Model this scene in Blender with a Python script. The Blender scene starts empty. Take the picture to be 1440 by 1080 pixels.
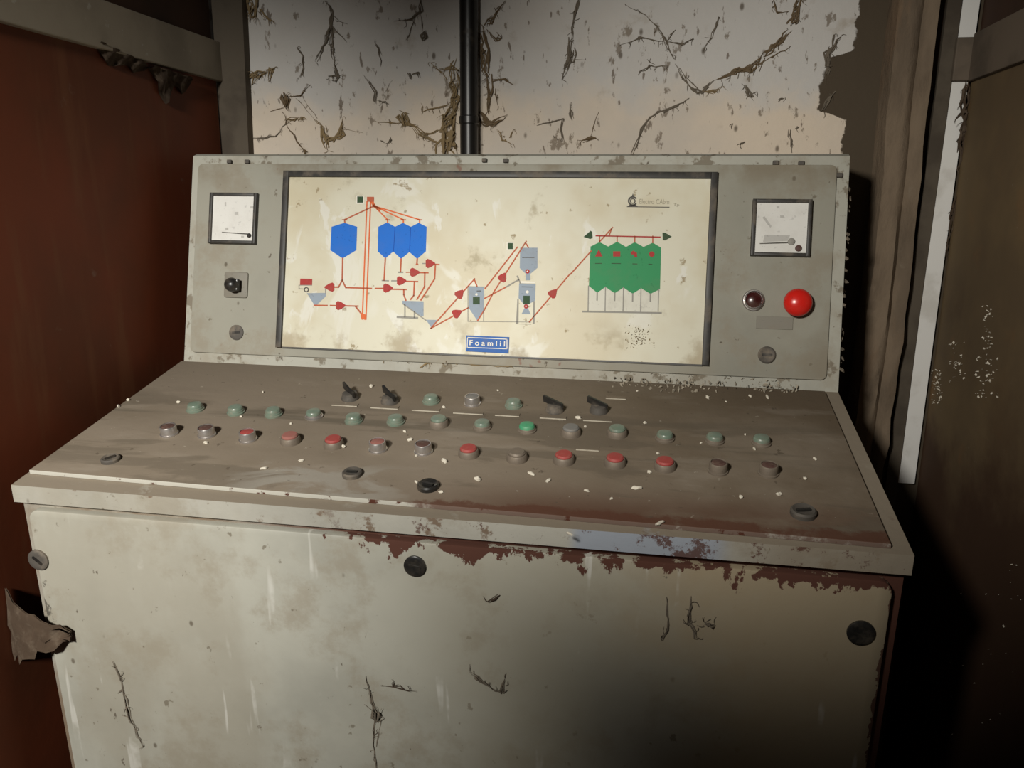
import bpy, bmesh, math, random
from mathutils import Vector, Matrix
random.seed(7)
SC = bpy.context.scene
COL = SC.collection

# ------------------------------------------------------------------ camera
CAM = Vector((0.88169, -1.37303, 1.31288))
YAW, PITCH, ROLL, F = 0.17177, 0.22974, 0.00894, 1117.33      # F in pixels of a 1440 wide frame
_cy, _sy, _cp, _sp = math.cos(YAW), math.sin(YAW), math.cos(PITCH), math.sin(PITCH)
FWD = Vector((-_sy*_cp, _cy*_cp, -_sp)); _r = Vector((_cy, _sy, 0)); _u = _r.cross(FWD)
RT = _r*math.cos(ROLL) + _u*math.sin(ROLL); UP = _u*math.cos(ROLL) - _r*math.sin(ROLL)
cd = bpy.data.cameras.new('camera'); cam = bpy.data.objects.new('camera', cd); COL.objects.link(cam)
cd.sensor_width = 36; cd.lens = F/1440*36; cd.clip_start = 0.02
cam.matrix_world = Matrix(((RT.x, UP.x, -FWD.x, CAM.x), (RT.y, UP.y, -FWD.y, CAM.y), (RT.z, UP.z, -FWD.z, CAM.z), (0, 0, 0, 1)))
SC.camera = cam

# ------------------------------------------------------------------ light
SC.view_settings.view_transform = 'Standard'; SC.view_settings.look = 'None'
SC.view_settings.exposure = 0.0; SC.view_settings.gamma = 1.0; SC.view_settings.use_curve_mapping = False
w = bpy.data.worlds.new('world'); SC.world = w; w.use_nodes = True
w.node_tree.nodes['Background'].inputs[0].default_value = (1.0, 0.90, 0.78, 1)
w.node_tree.nodes['Background'].inputs[1].default_value = 0.024

def lamp(name, kind, loc, target, energy, color, **kw):
    d = bpy.data.lights.new(name, kind); d.energy = energy; d.color = color
    for k, v in kw.items(): setattr(d, k, v)
    o = bpy.data.objects.new(name, d); COL.objects.link(o); o.location = loc
    o.rotation_euler = (Vector(target)-Vector(loc)).to_track_quat('-Z', 'Y').to_euler()
    return o
lamp('main_spot', 'SPOT', (0.188, -2.226, 1.913), (-0.221, 0.394, 0.516), 280, (1.0, 0.97, 0.90), spot_size=math.radians(54.5), spot_blend=1.0, shadow_soft_size=0.10)  # added unseen spot, carries the main light on the left half
lamp('fill_spot', 'SPOT', (0.55, -1.40, 1.601), (1.125, 0.321, 1.139), 73, (1.0, 0.96, 0.88), spot_size=math.radians(59.6), spot_blend=1.0, shadow_soft_size=0.06)  # added unseen fill spot, brightens the right side

# ------------------------------------------------------------------ frames of reference
A1, A2, A3, H1, D2, W = 0.22638, 0.19895, 0.05, 0.39653, 0.45461, 1.2
class Frame:
    def __init__(s, o, v, n): s.o, s.u, s.v, s.n = Vector(o), Vector((1, 0, 0)), Vector(v).normalized(), Vector(n).normalized()
    def __call__(s, x, t, h=0.0): return s.o + s.u*x + s.v*t + s.n*h
    def px(s, x, y, h=0.0):          # where the view line through a photo pixel meets this plane, as (x, t)
        d = FWD + RT*((x-720)/F) - UP*((y-540)/F); o = s.o + s.n*h
        p = CAM + d*((o-CAM).dot(s.n)/d.dot(s.n)) - s.o
        return p.dot(s.u), p.dot(s.v)
PAN = Frame((0, 0, 1.0), (0, math.sin(A1), math.cos(A1)), (0, -math.cos(A1), math.sin(A1)))
DSK = Frame((0, 0, 1.0), (0, -math.cos(A2), -math.sin(A2)), (0, -math.sin(A2), math.cos(A2)))
FRO = Frame(DSK(0, D2), (0, math.sin(A3), -math.cos(A3)), (0, -math.cos(A3), -math.sin(A3)))
YB, XL, XR = 0.33, -0.06, 1.450
BAK = Frame((0, YB, 0), (0, 0, 1), (0, -1, 0))
class SideFrame(Frame):
    def __init__(s, x, sign): s.o, s.u, s.v, s.n = Vector((x, 0, 0)), Vector((0, 1, 0)), Vector((0, 0, 1)), Vector((sign, 0, 0))
LEF = SideFrame(XL, 1); RIG = SideFrame(XR, -1)

# ------------------------------------------------------------------ mesh builder
class MB:
    def __init__(s): s.v, s.f = [], []
    def add(s, vs, fs):
        b = len(s.v); s.v += [Vector(p) for p in vs]; s.f += [tuple(i+b for i in f) for f in fs]; return s
    def slab(s, fr, outline, h0, h1, bev=0.0, seg=2):
        bm = bmesh.new()
        a = [bm.verts.new(fr(x, t, h0)) for x, t in outline]; b = [bm.verts.new(fr(x, t, h1)) for x, t in outline]
        n = len(outline); bm.faces.new(a[::-1]); bm.faces.new(b)
        for i in range(n): bm.faces.new((a[i], a[(i+1) % n], b[(i+1) % n], b[i]))
        bmesh.ops.recalc_face_normals(bm, faces=bm.faces)
        if bev > 0:
            es = [e for e in bm.edges if e.verts[0] in b and e.verts[1] in b]
            bmesh.ops.bevel(bm, geom=es, offset=bev, segments=seg, affect='EDGES', profile=0.5)
        return s.take(bm)
    def take(s, bm):
        bm.verts.index_update(); bm.normal_update()
        s.add([v.co.copy() for v in bm.verts], [[v.index for v in f.verts] for f in bm.faces]); bm.free(); return s
    def box(s, x0, x1, y0, y1, z0, z1, bev=0.0):
        bm = bmesh.new(); bmesh.ops.create_cube(bm, size=1)
        for v in bm.verts: v.co = Vector(((x0+x1)/2+v.co.x*(x1-x0), (y0+y1)/2+v.co.y*(y1-y0), (z0+z1)/2+v.co.z*(z1-z0)))
        if bev: bmesh.ops.bevel(bm, geom=bm.edges[:], offset=bev, segments=2, affect='EDGES', profile=0.5)
        return s.take(bm)
    def lathe(s, prof, seg=28, M=None, closed=True):
        vs, fs = [], []
        for r, h in prof:
            for k in range(seg):
                a = 2*math.pi*k/seg; vs.append(Vector((r*math.cos(a), r*math.sin(a), h)))
        for i in range(len(prof)-1):
            for k in range(seg):
                k2 = (k+1) % seg; fs.append((i*seg+k, i*seg+k2, (i+1)*seg+k2, (i+1)*seg+k))
        if closed: fs.append(tuple(range(seg))[::-1]); fs.append(tuple((len(prof)-1)*seg+k for k in range(seg)))
        if M: vs = [M @ v for v in vs]
        return s.add(vs, fs)
    def tube(s, pts, rads, sides=6, jit=0.25, flat=1.0, n=None):
        pts = [Vector(p) for p in pts]; vs, fs = [], []
        for i, p in enumerate(pts):
            t = (pts[min(i+1, len(pts)-1)]-pts[max(i-1, 0)])
            t = t.normalized() if t.length > 1e-9 else Vector((0, 0, 1))
            a = (n or Vector((0, -1, 0.03))).cross(t)
            if a.length < 1e-4: a = Vector((1, 0.1, 0)).cross(t)
            a.normalize(); b = t.cross(a)
            for k in range(sides):
                g = 2*math.pi*k/sides; r = rads[i]*(1+random.uniform(-jit, jit))
                vs.append(p + a*r*math.cos(g) + b*r*flat*math.sin(g))
        m = len(pts)
        for i in range(m-1):
            for k in range(sides):
                k2 = (k+1) % sides; fs.append((i*sides+k, i*sides+k2, (i+1)*sides+k2, (i+1)*sides+k))
        fs.append(tuple(range(sides))[::-1]); fs.append(tuple((m-1)*sides+k for k in range(sides)))
        return s.add(vs, fs)
    def build(s, name, mat, parent=None, smooth=None, origin=None):
        me = bpy.data.meshes.new(name); org = Vector(origin) if origin else Vector((0, 0, 0))
        if parent is not None and origin is None: org = ORG.get(parent.name, Vector((0, 0, 0)))
        me.from_pydata([v-org for v in s.v], [], s.f); me.update()
        me.materials.append(mat)
        o = bpy.data.objects.new(name, me); COL.objects.link(o)
        if parent is not None:
            o.parent = parent; o.location = org - ORG.get(parent.name, Vector((0, 0, 0)))
        else: o.location = org
        ORG[o.name] = org
        if smooth:
            for p in me.polygons: p.use_smooth = True
            if smooth is not True: me.set_sharp_from_angle(angle=math.radians(smooth))
        return o
ORG = {}
def tag(o, label, cat=None, group=None, kind=None):
    if label: o['label'] = label
    if cat: o['category'] = cat
    if group: o['group'] = group
    if kind: o['kind'] = kind
    return o
def struct(o, label=None):
    o['kind'] = 'structure'
    if label: o['label'] = label
    return o
def rrect(x0, t0, x1, t1, r=0.0, n=4):
    if r <= 0: return [(x0, t0), (x1, t0), (x1, t1), (x0, t1)]
    out = []
    for cx, ct, a0 in ((x0+r, t0+r, 180), (x1-r, t0+r, 270), (x1-r, t1-r, 0), (x0+r, t1-r, 90)):
        for k in range(n+1):
            a = math.radians(a0+90*k/n); out.append((cx+r*math.cos(a), ct+r*math.sin(a)))
    return out

# ------------------------------------------------------------------ procedural materials
class Mat:
    def __init__(s, name, base, rough=0.6, metal=0.0, off=(0, 0, 0), spec=0.5, coat=0.0):
        s.m = bpy.data.materials.new(name); s.m.use_nodes = True; s.nt = s.m.node_tree; s.N = s.nt.nodes; s.L = s.nt.links
        s.b = s.N['Principled BSDF']; s.b.inputs['Metallic'].default_value = metal
        s.b.inputs['Specular IOR Level'].default_value = spec; s.b.inputs['Coat Weight'].default_value = coat
        s.b.inputs['Coat Roughness'].default_value = 0.15
        tc = s.N.new('ShaderNodeTexCoord'); ad = s.N.new('ShaderNodeVectorMath'); ad.operation = 'ADD'
        s.L.new(tc.outputs['Object'], ad.inputs[0]); ad.inputs[1].default_value = off; s.co = ad.outputs[0]
        s.c = s._rgb(base); s.r = s._val(rough); s.k = 0
        s.sep = None
    def _rgb(s, c):
        n = s.N.new('ShaderNodeRGB'); n.outputs[0].default_value = (*c, 1); return n.outputs[0]
    def _val(s, v):
        n = s.N.new('ShaderNodeValue'); n.outputs[0].default_value = v; return n.outputs[0]
    def rng(s, sock, a, b, lo=0, hi=1):
        n = s.N.new('ShaderNodeMapRange'); n.interpolation_type = 'SMOOTHSTEP' if a < b else 'LINEAR'
        if a > b: a, b, lo, hi = b, a, hi, lo; n.interpolation_type = 'SMOOTHSTEP'
        s.L.new(sock, n.inputs[0])
        for i, v in enumerate((a, b, lo, hi)): n.inputs[1+i].default_value = v
        return n.outputs[0]
    def vec(s, stretch):
        s.k += 1
        n = s.N.new('ShaderNodeMapping'); s.L.new(s.co, n.inputs['Vector'])
        n.inputs['Scale'].default_value = stretch; n.inputs['Location'].default_value = (3.7*s.k, 1.3*s.k, -2.1*s.k)
        return n.outputs[0]
    def raw(s, scale, stretch=(1, 1, 1), detail=5, rough=0.6, dist=0.0):
        n = s.N.new('ShaderNodeTexNoise'); s.L.new(s.vec(stretch), n.inputs['Vector'])
        n.inputs['Scale'].default_value = scale; n.inputs['Detail'].default_value = detail
        n.inputs['Roughness'].default_value = rough; n.inputs['Distortion'].default_value = dist
        return n.outputs['Fac']
    def noise(s, scale, lo, hi, **kw): return s.rng(s.raw(scale, **kw), lo, hi)
    def specks(s, scale, r, stretch=(1, 1, 1), keep=0.5, soft=0.08):
        n = s.N.new('ShaderNodeTexVoronoi'); s.L.new(s.vec(stretch), n.inputs['Vector']); n.inputs['Scale'].default_value = scale
        a = s.rng(n.outputs['Distance'], r+soft, r-soft*0.2)
        sp = s.N.new('ShaderNodeSeparateColor'); s.L.new(n.outputs['Color'], sp.inputs[0])
        return s.mul(a, s.rng(sp.outputs[0], keep, keep+0.02))
    def axis(s, i, a, b):
        if not s.sep:
            s.sep = s.N.new('ShaderNodeSeparateXYZ'); s.L.new(s.co, s.sep.inputs[0])
        return s.rng(s.sep.outputs[i], a, b)
    def facing(s, i, a, b):
        n = s.N.new('ShaderNodeTexCoord'); q = s.N.new('ShaderNodeSeparateXYZ'); s.L.new(n.outputs['Normal'], q.inputs[0])
        return s.rng(q.outputs[i], a, b)
    def eat(s, grad, noise, thr, gw=.8, nw=.6, soft=.03): return s.rng(s.op('ADD', s.mul(grad, gw), s.mul(s.rng(noise, .25, .75), nw)), thr, thr+soft)
    def op(s, o, a, b):
        n = s.N.new('ShaderNodeMath'); n.operation = o; n.use_clamp = True
        for i, q in enumerate((a, b)):
            if isinstance(q, (int, float)): n.inputs[i].default_value = q
            else: s.L.new(q, n.inputs[i])
        return n.outputs[0]
    def mul(s, *a):
        o = a[0]
        for q in a[1:]: o = s.op('MULTIPLY', o, q)
        return o
    def plus(s, a, b): return s.op('ADD', a, b)
    def layer(s, mask, color, rough=None, amt=1.0):
        if amt != 1.0: mask = s.mul(mask, amt)
        n = s.N.new('ShaderNodeMix'); n.data_type = 'RGBA'
        s.L.new(mask, n.inputs[0]); s.L.new(s.c, n.inputs[6]); n.inputs[7].default_value = (*color, 1); s.c = n.outputs[2]
        if rough is not None:
            n = s.N.new('ShaderNodeMix'); s.L.new(mask, n.inputs[0]); s.L.new(s.r, n.inputs[2]); n.inputs[3].default_value = rough; s.r = n.outputs[0]
        return s
    def bump(s, sock, strength=0.3, dist=0.002):
        n = s.N.new('ShaderNodeBump'); n.inputs['Strength'].default_value = strength; n.inputs['Distance'].default_value = dist
        s.L.new(sock, n.inputs['Height']); s.L.new(n.outputs[0], s.b.inputs['Normal']); return s
    def done(s):
        s.L.new(s.c, s.b.inputs['Base Color']); s.L.new(s.r, s.b.inputs['Roughness']); return s.m

ROOT = (0.6, -0.10, 0.0)
RUST, DUST, SOOT = (0.085, 0.030, 0.018), (0.235, 0.190, 0.140), (0.035, 0.028, 0.020)

def console_paint(name, base):
    m = Mat(name, base, 0.5, off=ROOT)
    m.layer(m.noise(3.5, .42, .70), tuple(c*0.80 for c in base))
    m.layer(m.noise(9, .50, .66, detail=9, rough=.68), (0.255, 0.215, 0.155), 0.75, .55)
    m.layer(m.noise(3, .52, .66, stretch=(1, 1, .5), detail=6), (0.285, 0.255, 0.195), 0.7, .5)
    m.layer(m.specks(34, .07, keep=.88, stretch=(1, 1, .7)), (0.09, 0.07, 0.045), .9, .8)
    m.layer(m.noise(38, .68, .72, stretch=(1, 1, .55), detail=4, rough=.7), (0.075, 0.055, 0.035), .9, .8)
    m.layer(m.noise(55, .67, .74, detail=3), (0.12, 0.095, 0.06), .9, .7)
    return m
m = console_paint('instrument_plate_paint', (0.325, 0.315, 0.262))
m.layer(m.mul(m.axis(2, 1.31, 1.37), m.noise(9, .40, .62, detail=7)), (0.22, 0.185, 0.13), .8, .85)
m.layer(m.mul(m.axis(0, 1.02, 1.2), m.noise(6, .42, .62)), (0.22, 0.19, 0.14), .8, .6)
m.layer(m.noise(26, .70, .735, detail=2), (0.20, 0.07, 0.045), .8, .6)
M_PANEL = m.bump(m.raw(60), .12).done()
m = console_paint('housing_paint', (0.375, 0.367, 0.312))
m.layer(m.noise(30, .56, .62, detail=6), (0.16, 0.13, 0.09), .9, .8)
M_HOUS = m.bump(m.raw(60), .2).done()

m = console_paint('cabinet_front_paint', (0.415, 0.408, 0.350))
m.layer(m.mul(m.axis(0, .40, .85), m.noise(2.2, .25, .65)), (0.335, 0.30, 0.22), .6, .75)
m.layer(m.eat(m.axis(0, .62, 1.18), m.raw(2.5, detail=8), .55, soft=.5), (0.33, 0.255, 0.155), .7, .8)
m.layer(m.mul(m.noise(46, .62, .68, stretch=(1, .2, .09), detail=2), m.noise(6, .50, .60)), (0.62, 0.61, 0.56), .5, .6)
m.layer(m.eat(m.mul(m.axis(2, .845, .872), m.axis(0, .12, .58)), m.raw(16, detail=9, rough=.7), .915, gw=.70), RUST, .9)
m.layer(m.eat(m.mul(m.axis(2, .78, .875), m.axis(0, .15, .50)), m.raw(30, stretch=(1, 1, .6), detail=6, rough=.65), .93, gw=.56), RUST, .9)
m.layer(m.eat(m.axis(0, 1.166, 1.183), m.raw(26, detail=8), .95), RUST, .9, .9)
m.layer(m.noise(10, .675, .70, stretch=(1, 1, .5), detail=8, rough=.75), SOOT, .9, .75)
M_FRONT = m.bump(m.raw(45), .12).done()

m = console_paint('cabinet_body_paint', (0.36, 0.345, 0.30))
m.layer(m.noise(7, .35, .55, detail=8), (0.17, 0.125, 0.085), .85)
m.layer(m.mul(m.axis(0, .25, .55), m.noise(5, .25, .42, detail=8)), RUST, .9)
M_BODY = m.bump(m.raw(45), .3).done()

m = console_paint('desk_tray_paint', (0.43, 0.415, 0.36))
m.layer(m.noise(20, .56, .62, detail=8, rough=.7), (0.18, 0.13, 0.09), .9)
m.layer(m.mul(m.axis(0, .79, .81), m.axis(0, 1.00, .97), m.axis(1, -.42, -.44)), (0.33, 0.36, 0.41), .35)
m.layer(m.mul(m.axis(0, .95, 1.08), m.plus(m.noise(6, .3, .6), .4)), (0.24, 0.195, 0.14), .9, .85)
m.layer(m.mul(m.axis(0, .35, .65), m.noise(26, .55, .60, detail=9, rough=.75)), RUST, .9, .9)
m.layer(m.mul(m.facing(2, .6, .85), m.plus(m.noise(14, .35, .5, detail=8), .55)), (0.235, 0.195, 0.145), .95)      # dust lying on the top face
M_TRAY = m.bump(m.raw(60), .3).done()

m = Mat('dusty_desk_plate', (0.225, 0.185, 0.140), 0.92, off=ROOT, spec=.2)
m.layer(m.noise(3.2, .40, .68, stretch=(.6, 1, 1)), (0.175, 0.140, 0.10))
m.layer(m.mul(m.axis(0, .55, 1.1), m.noise(4, .30, .6)), (0.135, 0.10, 0.065), None, .8)
m.layer(m.mul(m.axis(0, .5, .8), m.axis(1, -.33, -.43), m.noise(5, .34, .55, stretch=(.5, 1, 1), detail=8)), (0.105, 0.055, 0.035), None, .95)
m.layer(m.mul(m.noise(4, .50, .60, stretch=(.22, 3.5, 1), detail=6), m.axis(1, -.14, -.19), m.axis(1, -.29, -.24)), (0.125, 0.105, 0.078), None, .8)
m.layer(m.noise(12, .56, .70, stretch=(.5, 1.4, 1), detail=8), (0.30, 0.26, 0.21), None, .35)
m.layer(m.mul(m.noise(7, .52, .58, stretch=(.35, 1.6, 1), detail=7, dist=.5), m.axis(1, -.10, -.2)), (0.120, 0.098, 0.072), None, .55)
m.layer(m.mul(m.noise(11, .50, .60, stretch=(.7, 1.2, 1), detail=6, dist=1.), m.axis(1, -.33, -.37), m.axis(0, .62, .5), m.axis(0, .28, .38)), (0.30, 0.28, 0.24), None, .7)
m.layer(m.noise(60, .66, .71, detail=5), (0.09, 0.07, 0.05), None, .7)
m.layer(m.noise(75, .69, .73, detail=4), (0.42, 0.38, 0.31), None, .6)
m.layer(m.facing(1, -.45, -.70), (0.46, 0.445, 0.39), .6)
m.layer(m.eat(m.mul(m.axis(0, .44, .60), m.axis(1, -.385, -.430)), m.raw(10, detail=9, rough=.72), .80, soft=.22), (0.10, 0.042, 0.026), .9, .85)
m.layer(m.mul(m.facing(1, -.45, -.70), m.noise(30, .60, .64, detail=8)), RUST, .9)
M_DESK = m.bump(m.raw(30, detail=9), .35, .003).done()

m = Mat('cream_board', (0.64, 0.615, 0.49), 0.45, off=ROOT, spec=.25)
m.layer(m.noise(5, .40, .62, detail=4), (0.575, 0.52, 0.375))
m.layer(m.noise(7, .55, .60, detail=4, dist=.8, stretch=(1, 1, .7)), (0.68, 0.665, 0.575), None, .85)
m.layer(m.noise(10, .60, .64, detail=5, dist=.5, stretch=(1.3, 1, .6)), (0.70, 0.69, 0.62), None, .8)
m.layer(m.noise(8, .585, .70, detail=9, rough=.7), (0.38, 0.33, 0.22), .7, .7)
m.layer(m.noise(45, .645, .70, detail=5), (0.30, 0.23, 0.13), .8, .8)
m.layer(m.mul(m.axis(2, 1.12, 1.05), m.noise(17, .50, .66, detail=9)), (0.38, 0.315, 0.21), .8, .7)
M_BOARD = m.done()

def plain(name, c, rough=.5, metal=0.0, dust=.35, spec=.5, scale=40):
    m = Mat(name, c, rough, metal, spec=spec)
    if dust:
        m.layer(m.noise(scale, .45, .70, detail=6), DUST, .9, dust)
        m.layer(m.noise(scale*5, .62, .70, detail=3), tuple(q*.5 for q in c), None, .4)
    return m.done()
M_BLACK = plain('black_gasket', (0.030, 0.028, 0.025), .5, dust=.45, scale=25)
M_BLK = plain('black_plastic', (0.018, 0.017, 0.016), .30, dust=.25)
M_BLKDUST = plain('dusty_black_plastic', (0.075, 0.066, 0.056), .7, dust=.6)
M_STEEL = plain('tarnished_steel', (0.62, 0.59, 0.57), .30, .85, dust=.25, scale=90)
M_STEELD = plain('dusty_metal_ring', (0.20, 0.165, 0.13), .55, .3, dust=.65, scale=90)
M_BLUE = plain('blue_symbol', (0.026, 0.165, 0.62), .65, dust=.06, spec=.12)
M_BLUED = plain('dark_blue_line', (0.015, 0.07, 0.36), .65, dust=0, spec=.12)
M_GREY = plain('blue_grey_symbol', (0.30, 0.355, 0.42), .65, dust=.2, spec=.12)
M_GREYD = plain('grey_line', (0.30, 0.29, 0.26), .65, dust=.2, spec=.12)
M_RED = plain('red_symbol', (0.40, 0.052, 0.048), .65, dust=.25, spec=.12)
M_LINE = plain('red_brown_line', (0.48, 0.125, 0.065), .65, dust=.3, spec=.12)
M_ORANGE = plain('orange_line', (0.70, 0.155, 0.055), .65, dust=.2, spec=.12)
M_GREEN = plain('green_symbol', (0.052, 0.285, 0.120), .65, dust=.16, scale=20, spec=.12)
M_DGREEN = plain('dark_green_symbol', (0.045, 0.085, 0.045), .65, dust=.2, spec=.12)
M_WHITE = plain('white_print', (0.80, 0.77, 0.68), .65, dust=.15, spec=.12)
M_EDGE = plain('plate_edge_white', (0.46, 0.42, 0.34), .6, dust=.5, scale=60)
M_BAY = plain('pale_bay', (0.66, 0.645, 0.56), .6, dust=.2, scale=30, spec=.12)
M_DARK = plain('dark_print', (0.10, 0.095, 0.085), .65, dust=.2, spec=.12)
M_FAINT = plain('faded_print', (0.36, 0.33, 0.25), .65, dust=.3, spec=.12)
M_BADGE = plain('badge_blue', (0.060, 0.150, 0.42), .65, dust=.25, spec=.12)
M_DIAL = plain('meter_dial', (0.72, 0.71, 0.67), .25, dust=.16, scale=25)
M_SMUDGE = plain('dial_smudge', (0.45, 0.44, 0.41), .5, dust=.2)
M_BTNRED = plain('mushroom_red', (0.62, 0.018, 0.012), .25, dust=.08)
M_LENS = plain('dark_red_lens', (0.045, 0.008, 0.008), .2, dust=.15)
M_PLATE = plain('grey_plate', (0.20, 0.185, 0.15), .6, dust=.3)
M_CAPRED = plain('red_cap', (0.34, 0.050, 0.045), .6, dust=.25, scale=120)
M_CAPPINK = plain('dusty_red_cap', (0.30, 0.11, 0.09), .8, dust=.35, scale=120)
M_CAPDK = plain('brown_cap', (0.085, 0.040, 0.032), .7, dust=.35, scale=120)
M_CAPGRN = plain('dusty_green_cap', (0.150, 0.200, 0.155), .28, dust=.4, scale=120)
M_CAPBRT = plain('green_cap', (0.060, 0.30, 0.15), .5, dust=.25, scale=120)
M_CAPGRY = plain('grey_cap', (0.175, 0.170, 0.160), .6, dust=.3, scale=120)
M_CRUMB = plain('plaster_white', (0.66, 0.61, 0.51), .9, dust=.2, scale=300)
M_FLAKE = plain('dirty_flake', (0.36, 0.32, 0.25), .95, dust=.6, scale=120)
M_WEB = plain('dusty_web', (0.150, 0.105, 0.060), 1.0, dust=.35, scale=80, spec=.1)
M_WEBG = plain('grey_web', (0.155, 0.130, 0.100), 1.0, dust=.35, scale=80, spec=.1)
M_WEBT = plain('tan_web', (0.25, 0.180, 0.095), 1.0, dust=.35, scale=60, spec=.1)
M_WEBD = plain('brown_dust_web', (0.075, 0.052, 0.036), 1.0, dust=.3, scale=40, spec=.1)
M_WEBR = plain('dark_web', (0.060, 0.042, 0.030), 1.0, dust=.25, scale=60, spec=.1)

m = Mat('whitewashed_wall', (0.585, 0.565, 0.535), .95, spec=.1)
m.layer(m.eat(m.axis(2, 1.60, 1.42), m.raw(5), .45, soft=.5), (0.70, 0.60, 0.485))  # warmer lower wall: the warm light there is painted into the colour
m.layer(m.noise(3, .40, .70), (0.53, 0.49, 0.44), None, .7)
m.layer(m.noise(34, .615, .665, stretch=(1, 1, .55), detail=6, rough=.65), (0.17, 0.13, 0.09), None, .75)
m.layer(m.noise(60, .64, .69, stretch=(1, 1, .35), detail=4, rough=.6), (0.15, 0.115, 0.085), None, .8)
m.layer(m.specks(26, .07, stretch=(1, 1, .6), keep=.70), (0.10, 0.075, 0.05), None, .8)
m.layer(m.noise(14, .60, .75, detail=8), (0.33, 0.27, 0.19), None, .5)
edge = m.plus(m.axis(0, 1.225, 1.275), m.mul(m.raw(16, detail=8), .0))
rag = m.rng(m.op('ADD', m.mul(m.axis(0, 1.17, 1.31), .9), m.mul(m.raw(13, stretch=(1, 1, .8), detail=7), .42)), .735, .765)
band = m.mul(m.axis(2, 1.465, 1.485), m.axis(2, 1.595, 1.575))
rag = m.rng(m.op('ADD', m.op('ADD', m.mul(m.axis(0, 1.10, 1.31), .9), m.mul(band, .33)), m.mul(m.raw(15, stretch=(1, 1, .8), detail=8, rough=.65), .40)), .835, .86)
m.layer(rag, (0.085, 0.066, 0.046))
M_WHITEW = m.bump(m.raw(30, detail=8), .5, .004).done()

m = Mat('bare_pier', (0.205, 0.155, 0.108), .95, spec=.15)
m.layer(m.noise(7, .42, .62, stretch=(1.6, 1, .5), detail=7), (0.145, 0.110, 0.078))
m.layer(m.noise(5, .56, .66, stretch=(2, 1, .6), detail=6), (0.20, 0.135, 0.085), None, .7)
m.layer(m.noise(12, .64, .72, detail=8), (0.24, 0.20, 0.15), None, .4)
M_PIER = m.bump(m.raw(22, stretch=(1, 1, .5), detail=9), .8, .008).done()

m = Mat('red_brown_boarding', (0.165, 0.040, 0.016), .6, spec=.2)
m.layer(m.noise(3, .38, .68, stretch=(1, 1, .8)), (0.115, 0.036, 0.016))
m.layer(m.noise(9, .52, .68, stretch=(1, 2, .25), detail=6), (0.17, 0.068, 0.03), None, .5)
m.layer(m.specks(30, .06, keep=.8), (0.30, 0.24, 0.19), None, .35)
m.layer(m.noise(16, .66, .74, detail=7), (0.22, 0.16, 0.12), None, .4)
M_REDW = m.bump(m.raw(14), .2).done()
m = Mat('olive_boarding', (0.165, 0.115, 0.060), .8, spec=.2)
m.layer(m.noise(4, .38, .66), (0.125, 0.088, 0.050))
m.layer(m.noise(7, .56, .70, detail=6), (0.21, 0.115, 0.050), None, .5)
m.layer(m.specks(45, .07, keep=.85), (0.45, 0.42, 0.36), None, .7)
m.layer(m.eat(m.axis(2, 1.0, .70), m.raw(4, detail=6), .35, soft=.6), (0.055, 0.026, 0.016), None, .85)  # low part darkened: shade on the boarding painted into its colour
M_OLIVE = m.bump(m.raw(14), .25).done()
m = Mat('dark_shaded_boarding', (0.060, 0.032, 0.020), .8, spec=.2); m.layer(m.noise(6, .4, .7), (0.04, 0.024, 0.016)); M_DKSHADE = m.done()  # upper boarding: weaker light above the rails put into a darker colour
m = Mat('grey_frame', (0.195, 0.175, 0.135), .7, spec=.3)
m.layer(m.noise(6, .40, .66), (0.145, 0.128, 0.098))
m.layer(m.noise(30, .64, .72, detail=6), (0.30, 0.27, 0.22), None, .5)
M_FRAME = m.bump(m.raw(25), .2).done()
m = Mat('light_rail', (0.33, 0.285, 0.22), .7, spec=.3); m.layer(m.noise(6, .40, .66), (0.25, 0.215, 0.165)); m.layer(m.noise(40, .64, .70, detail=5), (0.45, 0.42, 0.36), None, .6); M_RAIL = m.done()
m = Mat('brown_rail', (0.150, 0.118, 0.088), .8, spec=.2); m.layer(m.noise(8, .45, .65, detail=7), (0.11, 0.088, 0.066)); M_RAILR = m.done()
m = Mat('brown_post', (0.105, 0.086, 0.064), .8, spec=.2); m.layer(m.noise(8, .45, .65, detail=7), (0.07, 0.056, 0.042)); M_POST = m.done()
m = Mat('pale_flange', (0.80, 0.79, 0.76), .6, spec=.3)
m.layer(m.noise(9, .50, .68, detail=7), (0.55, 0.52, 0.47), None, .6); M_PALE = m.done()
m = Mat('black_pipe', (0.012, 0.011, 0.010), .35); m.layer(m.noise(20, .52, .72, detail=6), (0.10, 0.075, 0.05), .9, .6); M_PIPE = m.done()
m = Mat('concrete_floor', (0.11, 0.10, 0.085), .95); m.layer(m.noise(6, .4, .7), (0.07, 0.06, 0.05)); M_FLOOR = m.done()

# ------------------------------------------------------------------ the enclosure
YN = -0.95                                                       # the side boards end in front of the console, the near side is open
struct(MB().box(-0.30, 1.9, -2.2, .55, -.05, 0).build('floor', M_FLOOR), 'dark dusty floor under the console')
struct(MB().box(-0.16, 1.56, YB, YB+.08, 0.0, 2.3).build('wall_back', M_WHITEW), 'whitewashed wall behind the console, brown and bare at its right end')
struct(MB().box(XL-.03, XL, YN, .30, 0.0, 1.56).build('wall_left', M_REDW), 'red-brown boarding left of the console')
struct(MB().box(XL-.03, XL-.004, YN, .30, 1.62, 2.3).build('wall_left_upper', M_DKSHADE), 'boarding above the left rail, coloured dark for the weaker light there')
struct(MB().box(XR, XR+.03, YN, .318, 0.0, 1.545).build('wall_right', M_OLIVE), 'olive-brown boarding right of the console')
struct(MB().box(XR+.004, XR+.03, YN, .318, 1.60, 2.3).build('wall_right_upper', M_DKSHADE), 'boarding above the right rail, coloured dark for the weaker light there')
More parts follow.
